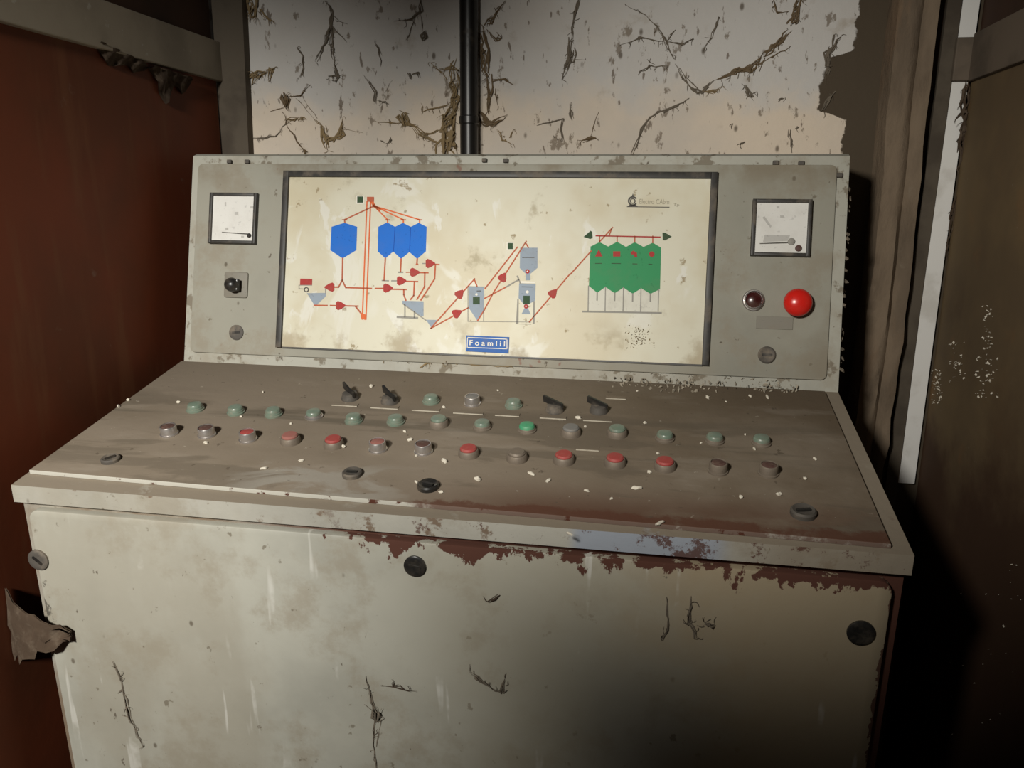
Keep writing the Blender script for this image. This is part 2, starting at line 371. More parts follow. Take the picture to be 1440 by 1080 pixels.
struct(MB().box(XL-.03, XL+.012, YN, .31, 1.552, 1.632, .002).build('trim_1', M_RAIL), 'grey rail along the left boarding')
struct(MB().box(XR-.012, XR+.03, YN, .30, 1.530, 1.612, .002).box(1.411, XR+.03, .2985, .345, 1.531, 1.606, .002).build('trim_2', M_RAILR), 'grey-brown rail along the right boarding')
p = MB()                                                          # left corner post, not quite plumb
zs = (0.0, 1.40, 2.3)
def post(fr, quads, h0, h1):
    b = MB()
    for (zb, xa, xb), (zt, xc, xd) in zip(quads[:-1], quads[1:]): b.slab(fr, [(xa, zb), (xb, zb), (xd, zt), (xc, zt)], h0, h1)
    return b
struct(post(BAK, [(0, -.058, -.030), (2.3, -.062, .022)], 0.001, .024).build('trim_3', M_POST), 'grey corner post left of the whitewashed wall')
struct(post(BAK, [(0, -.078, -.062), (1.55, -.0735, -.0575)], 0.001, .020).build('trim_4', M_PALE), 'pale strip beside the left corner post')
# right pier: rough masonry with a crevice down its face
def rough_pier(x0, x1, y0, y1, z0, z1, nx=8, nz=44, amp=.008):
    b = MB(); vs, fs = [], []
    rr = random.Random(3)
    for j in range(nz+1):
        z = z0+(z1-z0)*j/nz; row = []
        for i in range(nx+1):
            t = i/nx; x = x0+(x1-x0)*t
            y = y0+rr.uniform(-amp, amp)*.6 + (.012 if i == nx*5//8 else 0)
            if i == 0: y = y1; 
            if i == nx: y = y1
            if i == 1: x = x0+.006+rr.uniform(-.003, .003)
            if i == nx-1: x = x1-.006+rr.uniform(-.003, .003)
            vs.append((x+math.sin(z*7)*.003, y, z))
    for j in range(nz):
        for i in range(nx):
            a = j*(nx+1)+i; fs.append((a, a+1, a+nx+2, a+nx+1))
    b.add(vs, fs); return b
struct(rough_pier(1.296, 1.376, .275, .335, 0, 2.3).build('wall_pier', M_PIER, smooth=50), 'rough brown masonry pier between wall and right post')
struct(MB().box(1.374, 1.390, .322, .36, 0, 2.3).build('wall_gap_shade', M_DKSHADE), 'dark strip coloured in for the shaded gap beside the pier')  # solid dark strip, its colour stands in for shade in the gap
struct(post(BAK, [(0, 1.384, 1.408), (1.1, 1.386, 1.409), (1.535, 1.389, 1.4135), (2.3, 1.394, 1.4185)], -.02, .020).build('trim_5', M_POST), 'brown-grey post beside the pier')
struct(post(BAK, [(.74, 1.4075, 1.4425), (1.1, 1.4085, 1.443), (1.535, 1.4135, 1.4445)], -.02, .014).build('trim_6', M_PALE), 'pale upright strip between post and olive boarding')
struct(post(BAK, [(1.60, 1.4145, 1.446), (1.75, 1.4155, 1.447), (2.3, 1.419, 1.448)], -.02, .014).build('trim_7', M_PALE), 'pale upright strip above the right rail')
struct(MB().box(-0.12, 1.60, YN, .45, 2.3, 2.34).build('ceiling', M_DKSHADE), 'dark ceiling over the enclosure')

pipe = MB().lathe([(.0185, 0), (.0185, 1.46), (.0205, 1.462), (.0205, 1.475), (.0185, 1.477), (.0185, 2.299)], 24, Matrix.Translation((.497, YB-.030, 0))).build('vertical_pipe', M_PIPE, smooth=40, origin=(.497, YB-.030, 0))
tag(pipe, 'black vertical pipe running up the whitewashed wall behind the console', 'pipe')

# ------------------------------------------------------------------ the console
con = bpy.data.objects.new('control_console', None); COL.objects.link(con); con.location = ROOT; ORG['control_console'] = Vector(ROOT)
tag(con, 'dusty grey sloping control console with mimic diagram, meters and rows of push buttons', 'control console')

# lower cabinet (cut by a lip and a groove below the desk)
b = MB(); G = 0.026
def prism(b, prof, x0, x1):
    n = len(prof); b.add([(x0, y, z) for y, z in prof]+[(x1, y, z) for y, z in prof], [tuple(range(n)), tuple(range(2*n-1, n-1, -1))]+[(i, i+n, (i+1) % n+n, (i+1) % n) for i in range(n)])
top = FRO(0, G, -.012); bot_s = (top.z-0.0)/math.cos(A3)+G
q = FRO(0, bot_s, -.012)
prism(b, [(top.y, top.z), (q.y, 0.0), (.27, 0.0), (.27, .96), (0.0, .965)], .004, W-.004)
body = b.build('lower_cabinet', M_BODY, con)
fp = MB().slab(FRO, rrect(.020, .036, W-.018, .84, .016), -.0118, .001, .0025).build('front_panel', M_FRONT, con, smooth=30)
b = MB()                                                          # desk tray with folded front lip
lip = FRO(0, G, 0)
back = DSK(0, 0, 0)
prism(b, [(back.y+.04, back.z), (back.y, back.z), DSK(0, D2)[1:], (lip.y, lip.z), (top.y+.004, top.z), (.03, .966)], 0.0, W)
tray = b.build('desk_tray', M_TRAY, con)
LID = .007
x_, lid_s = DSK.px(45, 662, LID); x_, lid_s2 = DSK.px(1258, 768, LID); lid_s = (lid_s+lid_s2)/2
lid = MB().slab(DSK, [(.003, .012), (1.176, .012), (1.176, .4445), (.006, .4235)], .0005, LID, .0015).build('control_plate', M_DESK, con, smooth=30)
# upright instrument housing
b = MB(); t0, t1 = PAN(0, 0), PAN(0, H1)
prism(b, [(t0.y, t0.z), (t1.y, t1.z), (t1.y+.012, t1.z+.004), (.262, t1.z+.004), (.262, .975), (.03, .975)], 0.0, W)
hous = b.build('instrument_housing', M_HOUS, con)
c = [PAN.px(*q, .004) for q in ((268, 495), (1162, 535), (1178, 233), (278, 229))]
px0, px1, ps0, ps1 = (c[0][0]+c[3][0])/2, (c[1][0]+c[2][0])/2, (c[0][1]+c[1][1])/2, (c[2][1]+c[3][1])/2
PH = .005
MB().slab(PAN, rrect(px0, ps0, px1, ps1, .010), .0003, PH, .002).build('instrument_plate', M_PANEL, con, smooth=30)

# mimic board and its gasket
c = [PAN.px(*q, PH) for q in ((388, 487), (996, 513), (1010, 242), (402, 242))]
gx0, gx1, gs0, gs1 = (c[0][0]+c[3][0])/2, (c[1][0]+c[2][0])/2, (c[0][1]+c[1][1])/2, (c[2][1]+c[3][1])/2
BH = PH+.0025; GW = .0115
board = MB().slab(PAN, rrect(gx0+GW*.8, gs0, gx1-GW*.8, gs1-GW*.8), PH+.0002, BH).build('mimic_board', M_BOARD, con)
tag(board, 'cream mimic diagram board with coloured plant symbols')
fo = PH+.0085
b = MB()
b.slab(PAN, rrect(gx0, gs0-.002, gx0+GW, gs1), PH+.0002, fo, .002); b.slab(PAN, rrect(gx1-GW, gs0-.002, gx1, gs1), PH+.0002, fo, .002)
b.slab(PAN, rrect(gx0+GW-.0005, gs1-GW, gx1-GW+.0005, gs1), PH+.0002, fo, .002); b.slab(PAN, rrect(gx0+GW-.0005, gs0-.003, gx1-GW+.0005, gs0), PH+.0002, BH+.001)
b.build('board_gasket', M_BLACK, con, smooth=30)

# ---- the printed symbols (photo pixels traced on the board's own plane)
def sym(name, mat, polys, h=1, label=None, parent=None):
    b = MB(); z1 = BH+.0003*h
    for poly in polys: b.slab(PAN, [PAN.px(x, y, z1) for x, y in poly], BH-.0005, z1)
    o = b.build(name, mat, parent or board)
    if label: o['label'] = label
    return o
def strip(pts, wd=2.0):
    out = []
    for (x0, y0), (x1, y1) in zip(pts[:-1], pts[1:]):
        dx, dy = x1-x0, y1-y0; l = math.hypot(dx, dy) or 1; ex, ey = dx/l*wd*.4, dy/l*wd*.4; nx, ny = -dy/l*wd/2, dx/l*wd/2
        out.append([(x0-ex+nx, y0-ey+ny), (x0-ex-nx, y0-ey-ny), (x1+ex-nx, y1+ey-ny), (x1+ex+nx, y1+ey+ny)])
    return out
def disc(cx, cy, r, n=16, r2=None, a0=0, a1=360): 
    if r2 is None: return [[(cx+r*math.cos(2*math.pi*k/n), cy+r*math.sin(2*math.pi*k/n)) for k in range(n)]]
    out = []
    for k in range(n):
        a, b2 = math.radians(a0+(a1-a0)*k/n), math.radians(a0+(a1-a0)*(k+1)/n)
        out.append([(cx+r2*math.cos(a), cy+r2*math.sin(a)), (cx+r*math.cos(a), cy+r*math.sin(a)), (cx+r*math.cos(b2), cy+r*math.sin(b2)), (cx+r2*math.cos(b2), cy+r2*math.sin(b2))])
    return out
Z1 = lambda *p: [(380+x/4.5, 230+y/4.5) for x, y in p]
Z2 = lambda *p: [(580+x/6, 300+y/6) for x, y in p]
Z3 = lambda *p: [(740+x/5.143, 230+y/5.143) for x, y in p]
def rect(x0, y0, x1, y1): return [(x0, y0), (x1, y0), (x1, y1), (x0, y1)]
def motor(cx, cy, ang, mat=None, s=6.2):
    a = math.radians(ang); ca, sa = math.cos(a), math.sin(a)
    pts = [(-.95, -.70), (-.5, -1.05), (.2, -.8), (1.15, -.18), (1.15, .18), (.2, .8), (-.5, 1.05), (-.95, .70)]
    return sym('motor_symbol', mat or M_RED, [[(cx+s*(x*ca-y*sa), cy+s*(x*sa+y*ca)) for x, y in pts]], 4, 'red motor symbol' if mat is None else 'dark green motor symbol')
def pipe_(pts, mat=None, wd=2.0, h=2): return sym('pipe_line', mat or M_LINE, strip(pts, wd), h)

sym('silo_symbol', M_BLUE, [Z1((470, 375), (550, 400), (545, 548), (458, 600), (380, 548), (388, 400))], 1, 'single blue silo symbol')
sym('silo_symbol', M_BLUE, [Z1((740, 372), (790, 400), (778, 557), (728, 600), (680, 555), (684, 400))], 1, 'left blue silo of the row of three')
sym('silo_symbol', M_BLUE, [Z1((840, 375), (890, 400), (880, 560), (828, 603), (778, 557), (790, 400))], 1, 'middle blue silo of the row of three')
sym('silo_symbol', M_BLUE, [Z1((940, 375), (990, 400), (985, 555), (930, 603), (880, 560), (890, 400))], 1, 'right blue silo of the row of three')
for q in (((789, 402), (780, 555)), ((889, 402), (881, 558))): sym('divider_line', M_BLUED, strip(Z1(*q), .7), 2)
pipe_(Z1((612, 240), (582, 985)), M_ORANGE, 1.8); pipe_(Z1((635, 240), (605, 985)), M_ORANGE, 1.8)
sym('elevator_head', M_LINE, [rect(516, 276.7, 525.8, 283.5)], 3); sym('elevator_foot', M_ORANGE, [Z1((570, 945), (604, 955), (600, 990), (575, 980))], 3)
sym('indicator_square', M_WHITE, [rect(501, 275, 512, 286.5)], 1); sym('indicator_square', M_DGREEN, [rect(502.3, 276.2, 510.7, 285)], 2)
for q in (470, 742, 842, 945): pipe_(Z1((656, 268), (q, 355), (q+(0 if q > 500 else 2), 374)), M_ORANGE if q > 500 else M_LINE, 1.8)
pipe_(Z1((645, 240), (656, 268)), M_ORANGE, 4); pipe_(Z1((656, 266), (690, 290)), M_ORANGE, 4)
for q in (470, 742, 842, 945): pipe_(Z1((q-14, 356), (q+14, 356)), M_LINE, 1.5)
pipe_(Z1((458, 600), (455, 738), (432, 782), (395, 782))); pipe_(Z1((455, 738), (478, 785), (640, 790))); pipe_(Z1((665, 790), (725, 790)))
pipe_(Z1((345, 785), (378, 782)), None, 1.4); pipe_(Z1((350, 785), (350, 820)), M_GREYD, 1.4)
pipe_(Z1((770, 795), (860, 797))); pipe_(Z1((845, 797), (845, 830), (858, 865)))
pipe_(Z1((728, 600), (720, 740))); pipe_(Z1((708, 740), (748, 742)), M_GREYD, 1.6); pipe_(Z1((768, 742), (810, 742)), M_GREYD, 1.6)
pipe_(Z1((845, 745), (932, 747))); pipe_(Z1((912, 747), (908, 835), (888, 860)))
pipe_(Z1((828, 603), (824, 686))); pipe_(Z1((812, 688), (838, 688)), M_GREYD, 2); pipe_(Z1((860, 688), (900, 688)), None, 1.4)
pipe_(Z1((935, 690), (998, 691))); pipe_(Z1((978, 690), (976, 780), (928, 860)))
pipe_(Z1((930, 603), (928, 632))); sym('valve_symbol', M_LINE, [Z1((918, 642), (928, 622), (940, 642))], 3)
pipe_(Z1((965, 632), (990, 632)), M_GREYD, 1.4); pipe_(Z1((1030, 637), (1068, 639))); pipe_(Z1((1045, 640), (1040, 730), (953, 864)))
for x, y, a in ((378, 782, 180), (742, 788, 0), (828, 742, 0), (912, 688, 0), (1010, 632, 0), (442, 898, 0)): motor(380+x/4.5, 230+y/4.5, a)
sym('truck_body', M_RED, [Z1((190, 728), (265, 730), (264, 768), (188, 768))], 3, 'red truck body symbol'); sym('truck_frame', M_GREYD, strip(Z1((182, 770), (182, 792), (215, 794)), 1.2)+strip(Z1((184, 770), (262, 770)), 1), 2)
sym('truck_wheel', M_DARK, disc(430.7, 407.3, 3.6, 14, 2.2), 3)
sym('hopper_symbol', M_GREY, [Z1((232, 820), (355, 818), (350, 842), (292, 897), (280, 897))], 1, 'blue-grey intake hopper symbol')
pipe_(Z1((278, 897), (360, 898))); pipe_(Z1((380, 898), (555, 902))); pipe_(Z1((540, 905), (580, 955)), M_LINE, 2.2)
sym('hopper_symbol', M_GREY, [Z1((836, 868), (970, 872), (970, 965), (960, 968), (836, 886))], 1, 'blue-grey weighing hopper symbol')
sym('hopper_stand', M_GREYD, strip(Z1((852, 890), (852, 970)), 1.8)+strip(Z1((912, 935), (912, 975)), 1.8)+strip(Z1((805, 970), (930, 977)), 3)+strip(Z1((840, 888), (985, 992)), 1.6), 2)
sym('pit_symbol', M_GREY, [Z1((985, 988), (1065, 990), (1020, 1040))], 1)
# mixers and weighers
pipe_(Z2((155, 970), (525, 552)), None, 1.8); pipe_(Z2((520, 555), (545, 618)), None, 2); pipe_(Z2((155, 970), (472, 796)), None, 1.8)
motor(646.3, 413.3, -48); motor(642.5, 440.5, -28)
sym('mixer_symbol', M_GREY, [Z2((475, 620), (605, 622), (603, 815), (548, 908), (475, 798))], 1, 'blue-grey mixer symbol with pointed bottom')
sym('mixer_stand', M_GREYD, strip(Z2((468, 620), (468, 912)), 1)+strip(Z2((600, 800), (600, 912)), 1.2)+strip(Z2((475, 912), (1000, 917)), .8)+strip(Z2((472, 618), (612, 622)), 1.2), 2)
pipe_(Z2((548, 908), (603, 820), (685, 665), (960, 235)), None, 1.8); pipe_(Z2((612, 635), (885, 285)), None, 1.8); pipe_(Z2((608, 717), (790, 622)), None, 1.8)
pipe_(Z2((790, 622), (895, 560)), M_GREYD, 2); pipe_(Z2((885, 530), (910, 590)), M_GREYD, 2); pipe_(Z2((955, 250), (978, 288)), None, 1.8)
motor(707, 390, -58)
sym('indicator_square', M_WHITE, [Z2((795, 243), (853, 243), (853, 308), (795, 308))], 1); sym('indicator_square', M_DGREEN, [Z2((804, 250), (847, 250), (847, 302), (804, 302))], 2)
sym('weigher_symbol', M_GREY, [Z2((908, 290), (1055, 290), (1055, 460), (995, 510), (995, 565), (955, 565), (955, 510), (905, 462))], 1, 'upper blue-grey weigher symbol')
sym('mixer_symbol', M_GREY, [Z2((900, 590), (1040, 595), (1035, 735), (975, 770), (940, 770), (895, 715))], 1, 'lower grey mixer symbol')
sym('mixer_cover', M_WHITE, [Z2((918, 572), (1036, 578), (1036, 590), (918, 588))], 2); sym('spout_symbol', M_GREY, [Z2((945, 800), (975, 800), (998, 852), (920, 850))], 1)
sym('mixer_stand', M_GREYD, [Z2((885, 720), (896, 722), (894, 928), (874, 930))]+[Z2((1020, 740), (1032, 740), (1030, 930), (1014, 930))]+strip(Z2((870, 932), (1000, 935)), .8), 2)
sym('indicator_square', M_DGREEN, [Z2((510, 706), (568, 706), (568, 768), (510, 768))], 2); sym('indicator_square', M_DGREEN, [Z2((935, 695), (990, 695), (990, 765), (935, 765))], 2)
sym('lamp_dot', M_WHITE, disc(670, 414, 1.7, 10), 2); sym('lamp_dot', M_WHITE, disc(741.5, 410.5, 2.2, 10), 2)
for x, y in ((970, 490), (958, 785)): sym('lamp_dot', M_RED, disc(580+x/6, 300+y/6, 3.1, 14), 3); sym('lamp_dot', M_WHITE, disc(580+x/6, 300+y/6, 1.1, 8), 4)
for q in (((928, 372), (1026, 372)), ((925, 620), (1010, 622)), ((545, 655), (578, 655))): sym('caption_line', M_DARK, strip(Z2(*q), 1.1), 2)
pipe_(Z2((985, 917), (1330, 510)), None, 1.8); motor(777.5, 412.5, -48)
pipe_(Z3((320, 800), (470, 632)), None, 1.8); pipe_(Z3((530, 565), (625, 462)), M_LINE, 1.8)
# green silos
tops = [(530, 568), (657, 565), (785, 568), (915, 572)]; sh = [(465, 600), (593, 600), (722, 603), (848, 603), (975, 608)]
low = [(453, 885), (573, 893), (703, 897), (832, 902), (968, 908)]; bt = [(513, 935), (640, 938), (770, 942), (898, 943)]
which = ('leftmost', 'second', 'third', 'rightmost')
for i in range(4):
    sym('silo_symbol', M_GREEN, [Z3(tops[i], sh[i+1], low[i+1], bt[i], low[i], sh[i])], 1, which[i]+' green silo symbol')
    pipe_(Z3((tops[i][0], 525), tops[i]), None, 1.6); pipe_(Z3(bt[i], (bt[i][0]-1, bt[i][1]+52)), M_GREYD, 2)
pipe_(Z3((505, 522), (968, 532)), M_RED, 1.8); pipe_(Z3((600, 520), (618, 470)), None, 1.6)
sym('silo_bay', M_BAY, [Z3((452, 890), (968, 908), (957, 1068), (447, 1062))], 0.4)
sym('silo_stand', M_GREYD, [s_ for a in ((450, 885), (573, 893), (703, 897), (830, 902), (957, 908)) for s_ in strip(Z3(a, (a[0]-3, 1068)), 1.4)]+strip(Z3((410, 1070), (975, 1080)), 2.4), 2)
sym('motor_symbol', M_DGREEN, [Z3((415, 530), (465, 486), (476, 492), (480, 538), (462, 545))], 4, 'dark green motor symbol'); sym('motor_symbol', M_DGREEN, [Z3((985, 500), (1005, 500), (1052, 528), (1005, 555), (988, 554))], 4, 'dark green motor symbol')
sym('lamp_mark', M_RED, [Z3((525, 622), (552, 672), (498, 672))], 3, 'red triangle mark'); sym('lamp_mark', M_RED, [Z3((628, 635), (680, 635), (680, 672), (628, 672))], 3, 'red square mark')
sym('lamp_mark', M_RED, [Z3((755, 640), (775, 630), (800, 645), (802, 678), (782, 676), (778, 658), (758, 656))], 3, 'red hooked mark'); sym('lamp_mark', M_RED, disc(740+908/5.143, 230+655/5.143, 3.9, 14), 3, 'red round mark')
for q in (((618, 722), (682, 723)), ((770, 725), (802, 726)), ((885, 728), (910, 729)), ((500, 722), (545, 722))): sym('caption_line', M_DGREEN, strip(Z3(*q), 1), 2)
# maker's mark top right
sym('makers_emblem', M_DARK, disc(889.8, 282.6, 6.9, 20, 4.6, 35, 325)+disc(889.8, 282.6, 4.0, 16, 2.5)+[[(888.3, 276), (891.5, 276), (890, 272)]]+[[(883, 290), (886, 287.5), (893, 287.5), (897, 290)]], 2)
sym('makers_underline', M_DARK, strip([(882, 290.6), (941, 291.3)], 1.1), 2)
def text(name, body, mat, pa, pb, hh, parent, fr=PAN, h=0.0, bold=0.0):
    cu = bpy.data.curves.new(name, 'FONT'); cu.body = body; cu.size = 1; cu.offset = bold
    o = bpy.data.objects.new(name, cu); COL.objects.link(o)
    me = bpy.data.meshes.new_from_object(o.evaluated_get(bpy.context.evaluated_depsgraph_get()))
    vs = [v.co.copy() for v in me.vertices]; fs = [tuple(p.vertices) for p in me.polygons]
    bpy.data.objects.remove(o); bpy.data.curves.remove(cu); bpy.data.meshes.remove(me)
    x0, x1 = min(v.x for v in vs), max(v.x for v in vs); y0, y1 = min(v.y for v in vs), max(v.y for v in vs)
    a, c2 = Vector(fr.px(*pa, h)), Vector(fr.px(*pb, h)); ax = c2-a; up = Vector((-ax.y, ax.x)).normalized()*hh
    pts = [a+ax*((v.x-x0)/(x1-x0))+up*((v.y-y0)/(y1-y0)) for v in vs]
    return MB().add([fr(q.x, q.y, h) for q in pts], fs).build(name, mat, parent)
text('makers_lettering', 'Electro CAbm', M_FAINT, (899, 286.5), (941, 287), .0085, board, h=BH+.0006)
text('makers_lettering', 'Tp', M_FAINT, (946.5, 290.5), (955, 291), .006, board, h=BH+.0006)
# blue name badge
c = [PAN.px(*q, BH+.002) for q in ((655, 494), (715, 497), (716, 474), (655.5, 471.5))]
badge = MB().slab(PAN, c, BH-.0005, BH+.002, .0006).build('name_badge', M_BADGE, board, smooth=30); badge['label'] = 'blue name badge with white lettering'
b = MB(); fr_px = [(657.5, 474.5), (713, 477), (713, 490.5), (657, 488.5), (657.5, 474.5)]
for poly in strip(fr_px, 1.1): b.slab(PAN, [PAN.px(x, y, BH+.0023) for x, y in poly], BH+.001, BH+.0023)
b.add([], [])
tx = text('badge_lettering', 'F o a m l i l', M_WHITE, (660, 485.5), (710, 487.3), .0095, con, h=BH+.0024, bold=.02)
vs = [v.co + ORG[tx.name] for v in tx.data.vertices]; b.add(vs, [tuple(p.vertices) for p in tx.data.polygons]); bpy.data.objects.remove(tx)
# lettering and its border are one print on the badge face, so they stay within the board's own level
b.build('badge_print', M_WHITE, board)

# ---- meters
def frm(fr, x, t, h):          # placement matrix on a frame (X right, Y up the plane, Z out)
    p = fr(x, t, h); v = fr.v if fr is not DSK else -fr.v
    return Matrix(((1, v.x, fr.n.x, p.x), (0, v.y, fr.n.y, p.y), (0, v.z, fr.n.z, p.z), (0, 0, 0, 1)))
def meter(x, t, label, needle, hub, marks, flag):
    s = .096
    b = MB(); fw = .006; o = rrect(x, t, x+s, t+s)
    for r in (rrect(x, t, x+fw, t+s), rrect(x+s-fw, t, x+s, t+s), rrect(x+fw-.0004, t, x+s-fw+.0004, t+fw), rrect(x+fw-.0004, t+s-fw, x+s-fw+.0004, t+s)): b.slab(PAN, r, PH-.003, PH+.011, .0015)
    mt = b.build('panel_meter', M_BLACK, con, smooth=30); mt['label'] = label
    MB().slab(PAN, rrect(x+fw-.0003, t+fw-.0003, x+s-fw+.0003, t+s-fw+.0003), PH-.002, PH+.006).build('dial', M_DIAL, mt)
    hz = PH+.0075
    a, c2 = PAN.px(*needle[0], hz), PAN.px(*needle[1], hz); d = Vector(c2)-Vector(a); n = Vector((-d.y, d.x)).normalized()*.0009
    a, c2 = Vector(a), Vector(c2)
    MB().slab(PAN, [tuple(a-n*.7), tuple(c2-n*1.2), tuple(c2+n*1.2), tuple(a+n*.7)], PH+.0065, hz).build('needle', M_DARK, mt)
    for hx, hy, r, mm, nm in hub:
        q = PAN.px(hx, hy, PH+.008); MB().lathe([(r, 0), (r, .002), (r*.6, .0035)], 16, frm(PAN, *q, PH+.006)).build(nm, mm, mt, smooth=40)
    b = MB()
    for poly in marks: b.slab(PAN, [PAN.px(x2, y2, PH+.0063) for x2, y2 in poly], PH+.005, PH+.0063)
    b.build('dial_marks', M_SMUDGE, mt)
meter(.0470, .2275, 'square meter at the left of the board', ((312, 326.5), (349, 329)), ((350, 331, .0042, M_BLK, 'needle_hub'),),
      [rect(316, 284, 318, 290), rect(352, 290, 357, 293), rect(330, 298, 335, 302), rect(317, 320, 321, 323), rect(339, 331.5, 343, 334)], 0)
meter(1.0452, .2245, 'square meter at the right of the board', ((1068.5, 342.5), (1108, 341)), ((1113, 339.5, .006, M_GREYD, 'needle_hub'), (1123, 349, .0055, M_CAPDK, 'zero_screw')),
      [[(1072, 306), (1075, 304), (1085, 318), (1083, 320)], [(1075, 330), (1111, 331), (1107, 339), (1073, 340)], rect(1092, 290, 1096, 293), rect(1097, 303, 1102, 306)], 1)

# ---- left selector, locks, lamp, emergency button, name plate
def at(fr, px, py, h): return fr.px(px, py, h)
q0, q1 = PAN.px(314.5, 418, PH+.003), PAN.px(349, 383, PH+.003)
sel = MB().slab(PAN, rrect(q0[0], q0[1], q1[0], q1[1], .004), PH-.002, PH+.004, .0015).build('selector_switch', M_PLATE, con, smooth=30); sel['label'] = 'small square selector switch below the left meter'
q = PAN.px(328.5, 401, PH+.012)
MB().lathe([(.0085, 0), (.0085, .006), (.0125, .010), (.0135, .017), (.0115, .023), (.006, .0265), (.001, .0275)], 24, frm(PAN, *q, PH+.0035)).build('knob', M_BLK, sel, smooth=True)
MB().slab(PAN, rrect(q[0]-.002, q[1]-.011, q[0]+.0125, q[1]+.011, .002), PH+.012, PH+.022, .002).build('knob_pointer', M_BLK, sel, smooth=30)
def lock(fr, px, py, r, mat, hgt, base, label, key=0.0, dome=False, rough_slot=True):
    q = fr.px(px, py, base+hgt*.7); Mx = frm(fr, *q, base-.002)
    prof = [(r, 0), (r, .002+hgt*.7), (r*.86, .002+hgt), (r*.55, .002+hgt*(.95 if dome else .72)), (r*.15, .002+hgt*(.9 if dome else .68))]
    o = MB().lathe(prof, 28, Mx).build('panel_lock', mat, con, smooth=35); o['label'] = label
    ca, sa = math.cos(key), math.sin(key); l, wd = r*.55, r*.14; z0, z1 = .002+hgt*.5, .0025+hgt
    pts = [(-l, -wd), (l, -wd), (l, wd), (-l, wd)]
    vs = [Mx @ Vector((x*ca-y*sa, x*sa+y*ca, z)) for z in (z0, z1) for x, y in pts]
    MB().add(vs, [(3, 2, 1, 0), (4, 5, 6, 7), (0, 1, 5, 4), (1, 2, 6, 5), (2, 3, 7, 6), (3, 0, 4, 7)]).build('lock_slot', M_BLK, o)
lock(PAN, 332, 467.5, .0145, M_BLKDUST, .003, PH, 'grey lock at the lower left of the instrument plate', .1, True)
lock(PAN, 1078.5, 499, .0145, M_BLKDUST, .005, PH, 'dark lock at the lower right of the instrument plate', .0)
lock(DSK, 155, 644, .0135, M_BLKDUST, .006, LID, 'dust-covered lock at the left of the desk', .9)
lock(DSK, 495, 664, .0140, M_BLKDUST, .007, LID, 'dust-caked brown lock in the middle of the desk', .0)
lock(DSK, 602, 681, .0150, M_BLK, .007, LID, 'black slotted lock at the front edge of the desk', -.3)
lock(DSK, 1130, 718, .0160, M_BLKDUST, .008, LID, 'dark round lock at the right of the desk', .2)
lock(FRO, 53, 788, .0160, M_BLKDUST, .004, .001, 'dusty lock at the left of the front panel', .7, True)
lock(FRO, 583, 797, .0150, M_BLK, .004, .001, 'black lock in the middle of the front panel', .2, True)
lock(FRO, 1211, 891, .0165, M_BLK, .004, .001, 'black lock at the right of the front panel', .1, True)
q = PAN.px(1060, 422, PH+.006)
il = MB().lathe([(.0185, 0), (.0185, .004), (.017, .0055), (.0165, .0055), (.0155, .012), (.0142, .013), (.0135, .009), (.002, .009)], 32, frm(PAN, *q, PH-.001)).build('indicator_lamp', M_STEEL, con, smooth=35); il['label'] = 'dark red lamp in a metal ring'
MB().lathe([(.0136, 0), (.0132, .003), (.009, .0055), (.001, .0065)], 28, frm(PAN, *q, PH+.006)).build('lens', M_LENS, il, smooth=40)
q = PAN.px(1123, 425, PH+.022)
eb = MB().lathe([(.016, 0), (.016, .006), (.011, .0065), (.011, .016)], 32, frm(PAN, *q, PH-.001)).build('emergency_button', M_STEELD, con, smooth=35); eb['label'] = 'big red mushroom emergency button'
MB().lathe([(.012, 0), (.0225, .001), (.0235, .004), (.0225, .008), (.019, .013), (.013, .0165), (.006, .0185), (.001, .019)], 36, frm(PAN, *q, PH+.013)).build('mushroom_head', M_BTNRED, eb, smooth=True)
q0, q1 = PAN.px(1063, 462, PH+.001), PAN.px(1115.5, 446, PH+.001)
MB().slab(PAN, rrect(q0[0], q0[1], q1[0], q1[1], .001), PH-.001, PH+.0016, .0004).build('name_plate', M_PLATE, con)
for x, y in ((322, 227), (347, 227), (681, 225), (711, 225.5), (1091, 228.5), (1127, 229), (1181, 246)):
    q = PAN.px(x, y, .006); MB().slab(PAN, rrect(q[0]-.0045, q[1]-.0035, q[0]+.0045, q[1]+.0035, .001), .0002, .007, .001).build('plate_clip', M_BLKDUST, con)

# ---- push buttons and rotary switches on the desk
RED = [(237, 605), (290, 607), (348, 613), (408, 616), (469, 621), (531, 627), (595, 630), (659, 634), (727, 640), (793, 643), (865, 647), (935, 652), (1010, 657), (1081, 660)]
GRN = [(274, 571), (331, 575), (384, 578), (441, 581), (497, 587), (556, 589), (617, 592), (678, 596), (741, 600), (803, 605), (868, 606), (935, 612), (1005, 615), (1071, 618)]
BACKB = [(606, 560), (664, 563), (722, 566)]
def add_proto(name, prof, mat, cap_prof, cap_mat):
    me = []
    for n_, pr, mm in ((name, prof, mat), ('button_cap', cap_prof, cap_mat)):
        b = MB().lathe(pr, 28); o = b.build(n_, mm, None, smooth=35); me.append(o.data); bpy.data.objects.remove(o)
    return me
PROF_TALL = ([(.0140, 0), (.0140, .003), (.0125, .0035), (.0125, .014), (.0118, .0155), (.0106, .0155), (.0104, .0115), (.001, .0115)], [(.0104, 0), (.0102, .0025), (.0085, .0035), (.001, .0038)])
PROF_WIDE = ([(.0155, 0), (.0155, .003), (.0145, .009), (.0135, .0105), (.0125, .0105), (.012, .0085), (.001, .0085)], [(.0123, 0), (.0123, .0035), (.0105, .0055), (.001, .0062)])
PROF_DOME = ([(.0145, 0), (.0145, .003), (.0132, .0038), (.0128, .0062), (.0120, .0070), (.001, .0070)], [(.0122, 0), (.0120, .0028), (.0104, .0050), (.0062, .0062), (.001, .0066)])
PROTO = {}
